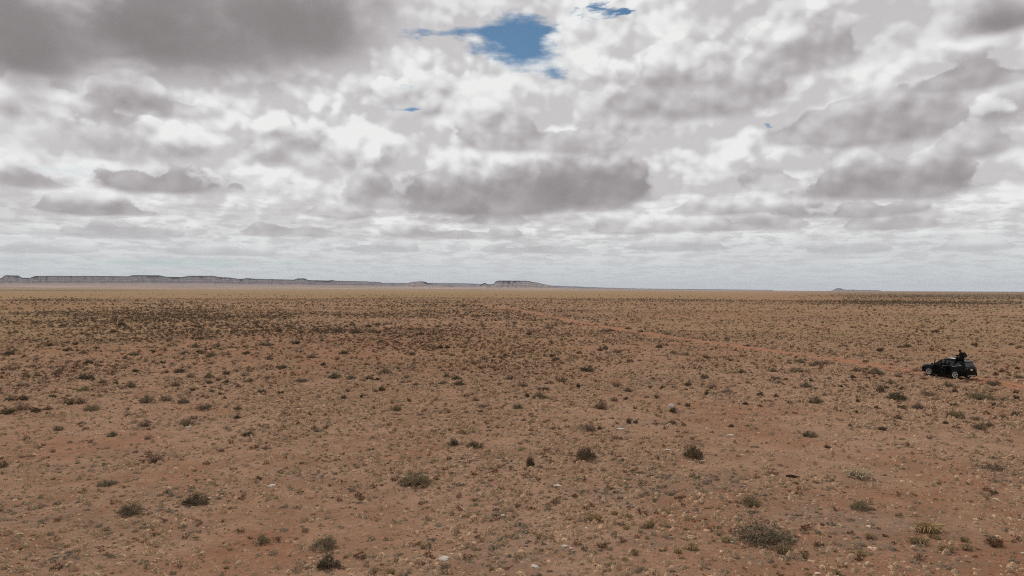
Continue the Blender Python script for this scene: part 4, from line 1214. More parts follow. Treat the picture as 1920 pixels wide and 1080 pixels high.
def build_cover():
    rnd = np.random.default_rng(21)
    # --- small tan grass hummocks
    meshes = [hummock_acc(200 + i, 0.30 + 0.05 * i).mesh('hummock', [M_STRAW]) for i in range(5)]
    meshes += [hummock_acc(220 + i, 0.30, 34, 0.45).mesh('hummock', [M_GREY]) for i in range(2)]
    meshes += [tuft_acc(230 + i, 46, 0.50, 0.30, 0.050, 0.20).mesh('hummock', [M_OLIVE]) for i in range(2)]
    meshes += [shrub_acc(240 + i, h=0.5, twigs=22, leaves=110, lsize=0.13, lw=0.06, tw=0.03).mesh('hummock', [M_TWIGP, M_BROWN]) for i in range(2)]
    X, Y, S = [], [], []
    for r1, r2, d, s1, s2 in ((13, 42, 34.0, .07, .31), (42, 80, 20.0, .09, .36), (80, 150, 7.0, .15, .48), (150, 300, 0.95, .28, .7), (300, 650, 0.13, .45, 1.1)):
        x, y = ring_points(r1, r2, d, rnd)
        X.append(x); Y.append(y); S.append(s1 + (s2 - s1) * rnd.random(len(x)) ** 2.2)
    X = np.concatenate(X); Y = np.concatenate(Y); S = np.concatenate(S)
    g, rd, gr, sh = zones(X, Y)
    pat = fbm(X / 4.2, Y / 4.2, 4) * 0.6 + fbm(X / 15.0 + 7, Y / 15.0, 3) * 0.4
    keep = rnd.random(len(X)) < (0.28 + 0.72 * sm(0.36, 0.58, pat)) * (1 - 0.40 * rd) * (0.75 + 0.25 * g)
    keep &= (track_dist(X, Y) > 1.5) | (rnd.random(len(X)) < 0.06)
    X, Y, S, gr, sh, g, pat = X[keep], Y[keep], S[keep], gr[keep], sh[keep], g[keep], pat[keep]
    n = len(X)
    Z = height(X, Y) - 0.012
    pick = rnd.integers(0, 5, n)
    r_ = rnd.random(n)
    pick = np.where(r_ < 0.10 + 0.65 * gr, 5 + rnd.integers(0, 2, n), pick)
    pick = np.where((r_ > 0.90 - 0.10 * g), 7 + rnd.integers(0, 2, n), pick)
    rr_ = np.hypot(X, Y)
    br = rnd.random(n) < 0.05 + (0.10 + 0.45 * sh) * sm(45, 90, rr_)
    pick = np.where(br, 9 + rnd.integers(0, 2, n), pick)
    S = np.where(br, S * 1.15 + 0.05, S)
    rot = np.column_stack([rnd.normal(size=n) * .08, rnd.normal(size=n) * .08, rnd.random(n) * 6.28])
    st = 0.75 + 0.6 * rnd.random(n)
    scl = np.column_stack([S * st, S / st, S * (0.68 + 0.55 * rnd.random(n))])
    scatter('dry_grass', np.column_stack([X, Y, Z]), rot, scl, pick, meshes)
    # --- crumbs of soil, dung and stubble between the hummocks
    crumb = [hummock_acc(260 + i, 0.42, 10, 0.5).mesh('crumb', [(M_SOILBIT, M_STRAW, M_GREY, M_SOILBIT)[i]]) for i in range(4)]
    X, Y = [], []
    for r1, r2, d in ((13, 34, 30.0), (34, 60, 12.0), (60, 100, 3.0)):
        x, y = ring_points(r1, r2, d, rnd)
        X.append(x); Y.append(y)
    X = np.concatenate(X); Y = np.concatenate(Y)
    keep = rnd.random(len(X)) < 0.25 + 0.75 * sm(0.35, 0.65, fbm(X / 1.6 + 30, Y / 1.6, 3))
    X, Y = X[keep], Y[keep]
    n = len(X)
    s_ = 0.035 + 0.075 * rnd.random(n) ** 2 + 0.05 * sm(35, 90, np.hypot(X, Y))
    scatter('stubble', np.column_stack([X, Y, height(X, Y) - 0.006]), np.column_stack([np.zeros(n), np.zeros(n), rnd.random(n) * 6.28]),
            np.column_stack([s_ * (0.8 + 0.9 * rnd.random(n)), s_, s_ * 0.8]), rnd.integers(0, 4, n), crumb)
    # --- brush farther out
    far = [shrub_acc(300, h=0.5, twigs=30, leaves=200, lsize=0.10, lw=0.05, tw=0.02).mesh('brush_bush', [M_TWIG, M_GREEN]), shrub_acc(301, h=0.45, twigs=30, leaves=200, lsize=0.10, lw=0.05, tw=0.02).mesh('brush_bush', [M_TWIG, M_GREEN]),
           shrub_acc(302, h=0.5, twigs=30, leaves=220, lsize=0.10, lw=0.05, tw=0.02).mesh('brush_bush', [M_TWIGP, M_DARK]), shrub_acc(303, h=0.6, twigs=30, leaves=220, lsize=0.10, lw=0.05, tw=0.02).mesh('brush_bush', [M_TWIGP, M_DARK]),
           shrub_acc(304, h=0.5, twigs=40, leaves=140, lsize=0.10, lw=0.05, tw=0.03).mesh('brush_bush', [M_TWIGP, M_PURP])]
    X, Y, S = [], [], []
    for r1, r2, d, s1, s2 in ((80, 160, 0.50, .28, .85), (160, 320, 0.33, .40, 1.1), (320, 700, 0.13, .6, 1.5), (700, 1600, 0.022, .7, 2.0), (1600, 3400, 0.002, 1.2, 3.0)):
        x, y = ring_points(r1, r2, d, rnd)
        X.append(x); Y.append(y); S.append(s1 + (s2 - s1) * rnd.random(len(x)) ** 1.8)
    X = np.concatenate(X); Y = np.concatenate(Y); S = np.concatenate(S)
    g, rd, gr, sh = zones(X, Y)
    keep = (rnd.random(len(X)) < sh ** 1.1) & (track_dist(X, Y) > 2.6)
    X, Y, S = X[keep], Y[keep], S[keep]
    n = len(X)
    rot = np.column_stack([np.zeros(n), np.zeros(n), rnd.random(n) * 6.28])
    scl = np.column_stack([S, S, S * (0.7 + 0.5 * rnd.random(n))])
    scatter('brush', np.column_stack([X, Y, height(X, Y) - 0.02]), rot, scl, rnd.integers(0, 5, n), far)
    # --- pebbles and bits of bleached stem
    peb = []
    for i in range(3):
        me = stone_mesh(500 + i, 0.5)
        me.materials.append((M_STONE, M_PINK, M_PINK)[i]); peb.append(me)
    x, y = ring_points(14, 60, 0.9, rnd)
    g, rd, gr, sh = zones(x, y)
    keep = rnd.random(len(x)) < 0.12 + 0.8 * gr
    x, y = x[keep], y[keep]
    n = len(x)
    s_ = 0.025 + 0.09 * rnd.random(n) ** 3
    scatter('pebbles', np.column_stack([x, y, height(x, y)]), np.column_stack([np.zeros(n), np.zeros(n), rnd.random(n) * 6.28]),
            np.column_stack([s_ * 1.3, s_, s_]), rnd.integers(0, 3, n), peb)


build_cover()

# ------------------------------------------------------------------ the parked car
M_PAINT = mat('black_green_paint', (0.003, 0.0045, 0.0045), 0.18, spec=0.10)
M_TRIM = mat('black_plastic', (0.007, 0.007, 0.007), 0.8, spec=0.12)
M_GLASS = mat('dark_glass', (0.006, 0.008, 0.009), 0.06, spec=0.45)
M_ROOF_SHINE = mat('roof_shine', (0.010, 0.012, 0.013), 0.12, spec=0.9, coat=1.0)  # extra gloss for the added roof plate, stronger than the paint
M_CHROME = mat('bright_trim', (0.75, 0.75, 0.76), 0.18, metallic=1.0)
M_RIM = mat('alloy_rim', (0.62, 0.62, 0.63), 0.28, metallic=0.9)
M_TYRE = mat('tyre_rubber', (0.012, 0.012, 0.012), 0.9, vary=0.3)
M_RED = mat('red_lens', (0.10, 0.006, 0.006), 0.2, spec=0.5)
M_CLEAR = mat('clear_lens', (0.45, 0.46, 0.48), 0.12, spec=0.6)
M_PLATE = mat('plate_white', (0.66, 0.66, 0.64), 0.5)
M_INTER = mat('cabin_black', (0.008, 0.008, 0.008), 0.9)
M_STEEL = mat('exhaust_steel', (0.40, 0.40, 0.40), 0.35, metallic=1.0)


def loft(name, sections, material, parent, smooth=True, caps=True):
    """sections: rings of equal length, joined one after the other"""
    v, f = [], []
    n = len(sections[0])
    for s_ in sections:
        v += s_
    for i in range(len(sections) - 1):
        for j in range(n):
            f.append((i * n + j, i * n + (j + 1) % n, (i + 1) * n + (j + 1) % n, (i + 1) * n + j))
    if caps:
        f.append(tuple(range(n))[::-1]); f.append(tuple(range((len(sections) - 1) * n, len(sections) * n)))
    me = bpy.data.meshes.new(name)
    me.from_pydata([tuple(p_) for p_ in v], [], f)
    bm = bmesh.new(); bm.from_mesh(me)
    bmesh.ops.recalc_face_normals(bm, faces=bm.faces)
    bm.to_mesh(me); bm.free()
    me.materials.append(material)
    if smooth:
        me.polygons.foreach_set('use_smooth', [True] * len(me.polygons))
        me.set_sharp_from_angle(angle=R(32))
    o = bpy.data.objects.new(name, me)
    COL.objects.link(o)
    o.parent = parent
    return o


def slab(name, poly, normal, thick, material, parent, bevel=0.0):
    """a plate of the given outline (3-D points) and thickness along normal"""
    nv = Vector(normal).normalized() * thick
    n = len(poly)
    v = [Vector(p_) for p_ in poly] + [Vector(p_) + nv for p_ in poly]
    f = [tuple(range(n)), tuple(range(n, 2 * n))[::-1]] + [(i, (i + 1) % n, n + (i + 1) % n, n + i) for i in range(n)]
    me = bpy.data.meshes.new(name)
    me.from_pydata([tuple(p_) for p_ in v], [], f)
    bm = bmesh.new(); bm.from_mesh(me)
    bmesh.ops.recalc_face_normals(bm, faces=bm.faces)
    if bevel:
        bmesh.ops.bevel(bm, geom=bm.edges[:], offset=bevel, segments=2, affect='EDGES')
    bm.to_mesh(me); bm.free()
    me.materials.append(material)
    o = bpy.data.objects.new(name, me)
    COL.objects.link(o); o.parent = parent
    return o


def ring_sec(x, pts):
    """mirror a half outline (y>=0, from bottom centre to top centre) into a closed ring at station x"""
    right = [Vector((x, -y, z)) for (y, z) in pts]
    left = [Vector((x, y, z)) for (y, z) in pts[::-1]]
    return right + left


def tube(name, path, radius, material, parent, sides=8):
    v, f = [], []
    P_ = [Vector(p_) for p_ in path]
    for i, p_ in enumerate(P_):
        d = (P_[min(i + 1, len(P_) - 1)] - P_[max(i - 1, 0)]).normalized()
        a_ = d.orthogonal().normalized(); b_ = d.cross(a_)
        r_ = radius[i] if isinstance(radius, (list, tuple)) else radius
        for k in range(sides):
            t = 2 * math.pi * k / sides
            v.append(p_ + (a_ * math.cos(t) + b_ * math.sin(t)) * r_)
    for i in range(len(P_) - 1):
        # keep rings aligned: orthogonal() is stable for gently bent paths
        for k in range(sides):
            f.append((i * sides + k, i * sides + (k + 1) % sides, (i + 1) * sides + (k + 1) % sides, (i + 1) * sides + k))
    f += [tuple(range(sides))[::-1], tuple(range((len(P_) - 1) * sides, len(P_) * sides))]
    return mesh_obj(name, v, f, material, parent, smooth=True)


def lathe_y(name, prof, material, parent, n=28):
    """spin (radius, y) outline round the y axis"""
    v, f = [], []
    m_ = len(prof)
    for k in range(n):
        a_ = 2 * math.pi * k / n
        for (r_, y) in prof:
            v.append((r_ * math.cos(a_), y, r_ * math.sin(a_)))
    for k in range(n):
        for j in range(m_ - 1):
            a_ = k * m_ + j; b_ = ((k + 1) % n) * m_ + j
            f.append((a_, b_, b_ + 1, a_ + 1))
    return mesh_obj(name, v, f, material, parent, smooth=True)


def side_y(z):
    """half width of the cabin side at height z"""
    t = (z - 1.00) / 0.60
    return 0.885 - 0.215 * t


def build_car():
    PR = ground_at(1793, 711)
    PF = ground_at(1741, 704)
    yaw = math.atan2(PF.y - PR.y, PF.x - PR.x) + CAR_TURN
    fwd = Vector((math.cos(yaw), math.sin(yaw), 0)); left = Vector((-fwd.y, fwd.x, 0))
    mid = ground_at(CAR_PX[0], CAR_PX[1])
    C0 = mid - left * 0.88
    # rest the wheels on the ground
    def gz(fx, ly):
        q_ = C0 + fwd * fx + left * ly
        return float(height(q_.x, q_.y))
    zr = (gz(-1.35, .8) + gz(-1.35, -.8)) / 2; zf = (gz(1.35, .8) + gz(1.35, -.8)) / 2
    root = empty('parked_car', (C0.x, C0.y, (zr + zf) / 2 + 0.015))
    root.rotation_euler = Euler((0, -math.atan2(zf - zr, 2.7), yaw), 'XYZ')
    tag(root, 'black crossover car parked on the wheel ruts with its front left door open', 'car')

    st = [  # x, half width at sill, at waist, at belt, bottom z, waist z, belt z, top centre z
        (-2.32, .70, .78, .72, .44, .70, .96, .985), (-2.27, .80, .87, .80, .36, .70, .99, 1.02), (-2.10, .84, .905, .86, .27, .70, 1.03, 1.05), (-1.75, .87, .925, .895, .23, .70, 1.03, 1.05),
        (-1.35, .88, .935, .90, .22, .70, 1.02, 1.04), (-0.6, .87, .92, .895, .21, .70, 1.01, 1.03), (0.3, .87, .92, .895, .21, .70, 1.00, 1.02), (0.95, .87, .92, .88, .22, .70, .99, 1.05),
        (1.05, .87, .92, .87, .22, .70, .98, 1.07), (1.45, .88, .93, .84, .22, .70, .96, 1.045), (1.85, .87, .915, .80, .23, .68, .92, 1.00), (2.12, .82, .87, .74, .26, .64, .86, .94), (2.26, .74, .79, .64, .32, .58, .79, .86), (2.33, .62, .66, .52, .40, .56, .72, .76)]
    secs = []
    for (x, ws, ww, wb, zb, zw, zt, zc) in st:
        secs.append(ring_sec(x, [(0.0, zb), (ws * .8, zb), (ws, zb + .05), (ww - .01, zb + .22), (ww, zw), (ww - .012, zw + .12), (wb, zt), (wb * .78, zt + (zc - zt) * .7), (0.0, zc)]))
    body = loft('body', secs, M_PAINT, root)
    # lower cladding, bumpers
    for nm, x0, x1, z0, z1, w in (('front_bumper', 2.16, 2.36, .24, .46, .74), ('rear_bumper', -2.37, -2.16, .30, .56, .83)):
        slab(nm, [(x0, -w, z0), (x1, -w * .9, z0 + .03), (x1, w * .9, z0 + .03), (x0, w, z0)], (0, 0, 1), z1 - z0, M_TRIM, root, 0.02)
    slab('skid_plate', [(-2.385, -.45, .325), (-2.385, .45, .325), (-2.385, .52, .40), (-2.385, -.52, .40)], (1, 0, 0), 0.03, M_STEEL, root, 0.006)
    for s_ in (-1, 1):
        tube('exhaust_tip', [(-2.25, s_ * .55, .30), (-2.40, s_ * .55, .30)], 0.04, M_STEEL, root)
        slab('sill_cladding', [(-1.0, s_ * .925, .20), (1.0, s_ * .925, .20), (1.0, s_ * .945, .36), (-1.0, s_ * .945, .36)], (0, -s_, 0), 0.05, M_TRIM, root, 0.006)
    # cabin
    gs = []
    for (x, ztop, wt, zc) in ((1.02, 1.03, .80, 1.06), (0.60, 1.275, .745, 1.31), (0.16, 1.535, .675, 1.575), (-0.10, 1.60, .655, 1.645), (-0.70, 1.625, .65, 1.685), (-1.30, 1.605, .645, 1.665), (-1.80, 1.55, .635, 1.605),
                              (-1.98, 1.51, .625, 1.56), (-2.10, 1.28, .69, 1.31), (-2.22, 1.05, .76, 1.06)):
        wb = side_y(1.0) if x < 0.9 else .84
        zl = 0.97
        gs.append(ring_sec(x, [(0, zl), (wb * .98, zl), (wb + (wt - wb) * .02, 1.0), (wt, ztop), (wt - .05, ztop + (zc - ztop) * .45), (wt * .6, ztop + (zc - ztop) * .85), (0, zc)]))
    cabin = loft('cabin', gs, M_PAINT, root)
    roof_p = slab('roof_spoiler', [(-1.86, -.60, 1.575), (-2.14, -.55, 1.515), (-2.14, .55, 1.515), (-1.86, .60, 1.575)], (0.2, 0, 1), 0.035, M_PAINT, root, 0.01)

    def on_side(x, z, s_, o_):
        return (x, s_ * (side_y(z) + o_), z)
    for s_ in (-1, 1):
        nrm = (0, s_ * .95, .3)
        wins = [('front_window', [(0.74, 1.055), (0.10, 1.46), (-.22, 1.51), (-.22, 1.045)]), ('rear_side_window', [(-.31, 1.045), (-.31, 1.515), (-1.02, 1.50), (-1.12, 1.075)]), ('quarter_window', [(-1.20, 1.09), (-1.11, 1.49), (-1.58, 1.45), (-1.86, 1.22)])]
        for nm, poly in wins:
            if nm == 'front_window' and s_ == 1:
                slab('door_opening', [on_side(x, z, s_, -.004) for x, z in poly], nrm, 0.014, M_INTER, root)
                continue
            slab(nm, [on_side(x, z, s_, -.004) for x, z in poly], nrm, 0.016, M_GLASS, root)
        # bright line under the glass, kicking up behind the rear door
        strip = [(-0.31, 1.030), (-1.15, 1.062), (-1.88, 1.20)] if s_ == 1 else [(0.74, 1.035), (-.3, 1.030), (-1.15, 1.062), (-1.88, 1.20)]
        tube('window_trim', [on_side(x, z, s_, .016) for x, z in strip], 0.014, M_CHROME, root, 6)
        tube('roof_rail', [(-1.75, s_ * .60, 1.605), (-1.65, s_ * .60, 1.655), (-.2, s_ * .61, 1.695), (.05, s_ * .61, 1.64)], 0.020, M_CHROME if False else M_TRIM, root, 6)
        tl = slab('tail_light', [(-2.245, s_ * .835, .985), (-2.305, s_ * .50, .995), (-2.325, s_ * .50, .905), (-2.275, s_ * .855, .885)], (-1, s_ * .2, 0), 0.02, M_RED, root, 0.005)
        slab('headlight', [(2.10, s_ * .85, .80), (2.30, s_ * .60, .74), (2.27, s_ * .60, .82), (2.06, s_ * .83, .88)], (1, s_ * .6, .2), 0.02, M_CLEAR, root, 0.004)
        for x in (-1.35, 1.35):                                       # wheel arches
            v, f = [], []
            for k in range(15):
                a_ = math.pi * (-0.06 + 1.12 * k / 14)
                for (r_, y) in ((.375, .90), (.375, .948), (.44, .950), (.455, .90)):
                    v.append((x + r_ * math.cos(a_), s_ * y, .36 + r_ * math.sin(a_)))
            for k in range(14):
                for j in range(3):
                    f.append((k * 4 + j, k * 4 + j + 1, k * 4 + 5 + j, k * 4 + 4 + j))
            mesh_obj('wheel_arch', v, f, M_TRIM, root, smooth=True)
            lathe_y('wheel_well', [(0.0, s_ * .9385), (.372, s_ * .9385)], M_INTER, root).location = (x, 0, .36)
            wh = empty('wheel', (x, s_ * .86, .355)); wh.parent = root
            lathe_y('tyre', [(.245, s_ * .10), (.30, s_ * .112), (.345, s_ * .095), (.36, s_ * .05), (.36, -s_ * .06), (.34, -s_ * .1), (.25, -s_ * .1)], M_TYRE, wh)
            lathe_y('rim', [(.0, s_ * .055), (.05, s_ * .055), (.055, s_ * .088), (.0, s_ * .09)], M_RIM, wh, 16)
            v, f = [], []
            rim = lathe_y('rim', [(.255, s_ * .106), (.245, s_ * .110), (.222, s_ * .108), (.21, s_ * .06), (.0, s_ * .04)], M_RIM, wh, 32)
            rim.data.materials.append(M_INTER)
            for i, p_ in enumerate(rim.data.polygons):
                if i % 4 == 3: p_.material_index = 1
            for k in range(5):                                        # five split spokes
                a_ = 2 * math.pi * k / 5 + .3
                for da in (-.16, .16):
                    c_, s2 = math.cos(a_ + da), math.sin(a_ + da); c0, s0 = math.cos(a_), math.sin(a_)
                    slab('spoke', [(c0 * .04 - s0 * .02, s_ * .092, s0 * .04 + c0 * .02), (c0 * .04 + s0 * .02, s_ * .092, s0 * .04 - c0 * .02), (c_ * .23 + s2 * .018, s_ * .100, s2 * .23 - c_ * .018), (c_ * .23 - s2 * .018, s_ * .100, s2 * .23 + c_ * .018)],
                         (0, -s_, 0), 0.03, M_RIM, wh)
    slab('roof_shine_plate', [(-.12, -.56, 1.668), (-1.25, -.56, 1.672), (-1.25, .56, 1.672), (-.12, .56, 1.668)], (0, 0, 1), 0.020, M_ROOF_SHINE, root, 0.006)  # glossy plate added on the roof to brighten its sky reflection
    # glass front and back
    slab('windscreen', [(1.00, -.76, 1.055), (1.00, .76, 1.055), (.20, .635, 1.535), (.20, -.635, 1.535)], (.5, 0, .86), 0.018, M_GLASS, root)
    slab('rear_window', [(-2.205, -.68, 1.095), (-2.205, .68, 1.095), (-2.02, .60, 1.475), (-2.02, -.60, 1.475)], (-.9, 0, .43), 0.014, M_GLASS, root)
    slab('rear_wiper', [(-2.225, .02, 1.11), (-2.215, .02, 1.135), (-2.195, -.42, 1.165), (-2.205, -.42, 1.14)], (-.9, 0, .4), 0.02, M_TRIM, root)
    slab('number_plate', [(-2.335, -.155, .80), (-2.335, .155, .80), (-2.325, .155, .905), (-2.325, -.155, .905)], (-1, 0, 0), 0.014, M_PLATE, root, 0.003)
    slab('grille', [(2.325, -.42, .50), (2.325, .42, .50), (2.305, .50, .74), (2.305, -.50, .74)], (1, 0, 0), 0.03, M_TRIM, root, 0.006)
    slab('hood_line', [(1.02, -.70, 1.062), (1.02, .70, 1.062), (1.06, .70, 1.074), (1.06, -.70, 1.074)], (0, 0, 1), 0.012, M_TRIM, root)
    # rear door outline and handles on the near side
    for s_ in (-1, 1):
        for x in ((-0.22, -0.98) if s_ == -1 else (-0.98,)):
            slab('door_handle', [(x - .10, s_ * .918, .86), (x + .10, s_ * .918, .86), (x + .10, s_ * .918, .885), (x - .10, s_ * .918, .885)], (0, s_, 0), 0.03, M_PAINT, root, 0.006)
        for x in (-0.27, -1.14):
            slab('door_gap', [(x - .005, s_ * .914, .30), (x + .005, s_ * .914, .30), (x + .005, s_ * .914, .92), (x - .005, s_ * .914, .92)], (0, s_, 0), 0.008, M_INTER, root)
    slab('door_opening', [(.86, .905, .36), (-.22, .905, .36), (-.22, .905, .98), (.80, .905, .98)], (0, 1, 0), 0.018, M_INTER, root)
    mr = slab('mirror', [(.62, -.92, 1.03), (.74, -.92, 1.03), (.74, -1.10, 1.03), (.64, -1.10, 1.03)], (0, 0, 1), 0.14, M_PAINT, root, 0.03)
    # open front left door, swung out about its hinge
    d = empty('front_door', (.90, .925, 0.0), R(-DOOR_ANGLE)); d.parent = root
    prof = [(0.0, .34), (-1.10, .34), (-1.12, .70), (-1.12, 1.02), (0.0, .99)]
    slab('door_panel', [(x, 0.0, z) for x, z in prof], (0, -1, 0), 0.10, M_PAINT, d, 0.015)
    fr = [(-.12, 1.0), (-.80, 1.46), (-1.10, 1.52), (-1.12, 1.0)]
    tube('window_frame', [(x, -.05 - .20 * (z - 1.0) / .6, z) for x, z in fr], 0.028, M_TRIM, d, 6)
    slab('door_window', [(x, -.045 - .20 * (z - 1.0) / .6, z) for x, z in ((-.17, 1.01), (-.80, 1.43), (-1.07, 1.49), (-1.09, 1.01))], (0, -1, -.3), 0.008, M_GLASS, d)
    slab('door_card', [(x, -.102, z) for x, z in ((-.06, .42), (-1.02, .42), (-1.05, .96), (-.06, .94))], (0, -1, 0), 0.03, M_INTER, d, 0.008)
    slab('door_handle', [(-.82, 0.0, .86), (-1.02, 0.0, .86), (-1.02, 0.0, .885), (-.82, 0.0, .885)], (0, 1, 0), 0.03, M_PAINT, d, 0.006)
    slab('mirror', [(-.18, .01, 1.03), (-.30, .01, 1.03), (-.28, .20, 1.03), (-.20, .20, 1.03)], (0, 0, 1), 0.15, M_PAINT, d, 0.03)
    return root


CAR_PX = (1766, 707.5)
CAR_TURN = 0.0
DOOR_ANGLE = 58.0
car = build_car()
car.scale = (0.97, 0.95, 1.09)
for w_ in list(car.children):
    if w_.name.split('.')[0] == 'wheel':
        w_.scale = (1.05 / 0.97, 1.0, 1.05 / 1.09)


# ------------------------------------------------------------------ people
M_SKIN = mat('skin', (0.27, 0.145, 0.10), 0.6, spec=0.3)
M_SKIN_SHADE = mat('shaded_skin', (0.13, 0.068, 0.046), 0.6, spec=0.3)  # skin with the shade on the sitter's face put into its colour
M_CLOTH = mat('black_cloth', (0.010, 0.010, 0.011), 0.95, vary=0.3, scale=12, spec=0.05)
M_CLOTH2 = mat('dark_brown_cloth', (0.022, 0.014, 0.012), 0.95, vary=0.3, scale=12, spec=0.05)
M_HAIR = mat('dark_hair', (0.012, 0.008, 0.006), 0.7)
M_FELT = mat('black_felt', (0.009, 0.008, 0.008), 0.9)
M_PACK = mat('black_nylon', (0.012, 0.012, 0.013), 0.7)


def skin_mesh(name, joints, bones, material, parent, root='pelvis', sub=2, flat=None):
    """one continuous surface grown round a skeleton; joints: name -> (position, radius or (rx, ry))"""
    names = list(joints)
    me = bpy.data.meshes.new(name)
    me.from_pydata([joints[n][0] for n in names], [(names.index(a_), names.index(b_)) for a_, b_ in bones], [])
    o = bpy.data.objects.new(name, me)
    COL.objects.link(o)
    md = o.modifiers.new('skin', 'SKIN')
    md.use_smooth_shade = True
    if not me.skin_vertices:
        bm = bmesh.new(); bm.from_mesh(me); bm.verts.layers.skin.verify(); bm.to_mesh(me); bm.free()
    for i, n in enumerate(names):
        r_ = joints[n][1]
        me.skin_vertices[0].data[i].radius = r_ if isinstance(r_, tuple) else (r_, r_)
        me.skin_vertices[0].data[i].use_root = (n == root)
    sb = o.modifiers.new('smooth', 'SUBSURF'); sb.levels = sub; sb.render_levels = sub
    dg = bpy.context.evaluated_depsgraph_get()
    nm = bpy.data.meshes.new_from_object(o.evaluated_get(dg))
    o.modifiers.clear()
    o.data = nm
    nm.name = name
    nm.materials.clear(); nm.materials.append(material)
    nm.polygons.foreach_set('use_smooth', [True] * len(nm.polygons))
    if parent: o.parent = parent
    return o


def hand(J, B, wrist, palm_dir, up, side, tag_, curl=0.5):
    """five unequal bent fingers on a palm, added to a skeleton"""
    w = Vector(J[wrist][0]); f = Vector(palm_dir).normalized(); u = Vector(up).normalized(); s_ = f.cross(u).normalized() * side
    k = tag_ + 'palm'
    J[k] = (tuple(w + f * .075), (.038, .020)); B.append((wrist, k))
    for i, (off, L_) in enumerate(((.030, .070), (.010, .080), (-.010, .074), (-.030, .058))):
        a_ = w + f * .092 + s_ * off
        b_ = a_ + f * L_ * .55 - u * L_ * .25 * curl
        c_ = b_ + f * L_ * .30 - u * L_ * .5 * curl
        for j, (q_, r_) in enumerate(((a_, .0095), (b_, .0088), (c_, .0075))):
            J[f'{k}{i}{j}'] = (tuple(q_), r_)
        B += [(k, f'{k}{i}0'), (f'{k}{i}0', f'{k}{i}1'), (f'{k}{i}1', f'{k}{i}2')]
    a_ = w + f * .03 + s_ * .040 - u * .006; b_ = a_ + f * .035 + s_ * .022 - u * .015
    J[k + 't0'] = (tuple(a_), .012); J[k + 't1'] = (tuple(b_), .010)
    B += [(wrist, k + 't0'), (k + 't0', k + 't1')]


def head(parent, pos, face, material_hair, hair=True, skin=None):
    """skull with nose, ears, eyes and mouth, facing along face (x forward)"""
    bm = bmesh.new()
    bmesh.ops.create_uvsphere(bm, u_segments=24, v_segments=18, radius=0.1)
    for v in bm.verts:
        x, y, z = v.co
        v.co.x = x * (0.98 if z > -0.02 else 0.98 - 0.8 * (-0.02 - z)); v.co.y = y * (0.80 - max(0, -z) * 1.4); v.co.z = z * 1.22
        if x > 0.07 and abs(y) < 0.02 and -0.045 < z < 0.015: v.co.x += 0.022                # nose
        if abs(y) > 0.085 and abs(z) < 0.03 and abs(x) < 0.035: v.co.y *= 1.22               # ears
        if x > 0.055 and 0.010 < abs(y) < 0.05 and 0.005 < z < 0.03: v.co.x -= 0.008         # eye sockets
    me = bpy.data.meshes.new('head'); bm.to_mesh(me); bm.free()
    me.materials.append(skin or M_SKIN); me.polygons.foreach_set('use_smooth', [True] * len(me.polygons))
    h = bpy.data.objects.new('head', me); COL.objects.link(h); h.parent = parent
    h.location = pos; h.rotation_euler = face
    for s_ in (-1, 1):
        bm = bmesh.new(); bmesh.ops.create_uvsphere(bm, u_segments=10, v_segments=8, radius=0.011)
        e_ = bpy.data.meshes.new('eye'); bm.to_mesh(e_); bm.free(); e_.materials.append(M_HAIR)
        eo = bpy.data.objects.new('eye', e_); COL.objects.link(eo); eo.parent = h; eo.location = (.080, s_ * .031, .015)
    mo = slab('mouth', [(.072, -.022, -.062), (.076, 0, -.060), (.072, .022, -.062), (.074, 0, -.070)], (1, 0, 0), .006, M_CLOTH2, h)
    if hair:
        bm = bmesh.new(); bmesh.ops.create_uvsphere(bm, u_segments=24, v_segments=16, radius=0.106)
        kill = [v for v in bm.verts if (v.co.x > 0.055 and v.co.z < 0.055) or v.co.z < -0.055]
        bmesh.ops.delete(bm, geom=kill, context='VERTS')
        for v in bm.verts:
            v.co.y *= 0.86; v.co.z *= 1.2
            v.co *= 1 + 0.05 * mnoise.noise(v.co * 40)
        hm_ = bpy.data.meshes.new('hair'); bm.to_mesh(hm_); bm.free(); hm_.materials.append(material_hair)
        ho = bpy.data.objects.new('hair', hm_); COL.objects.link(ho); ho.parent = h
        ho.modifiers.new('t', 'SOLIDIFY').thickness = 0.008
    return h


def car_point(x, y, z):
    return (Matrix.Translation(car.location) @ car.rotation_euler.to_matrix().to_4x4()) @ Vector((x * 0.97, y * 0.95, z * 1.09))


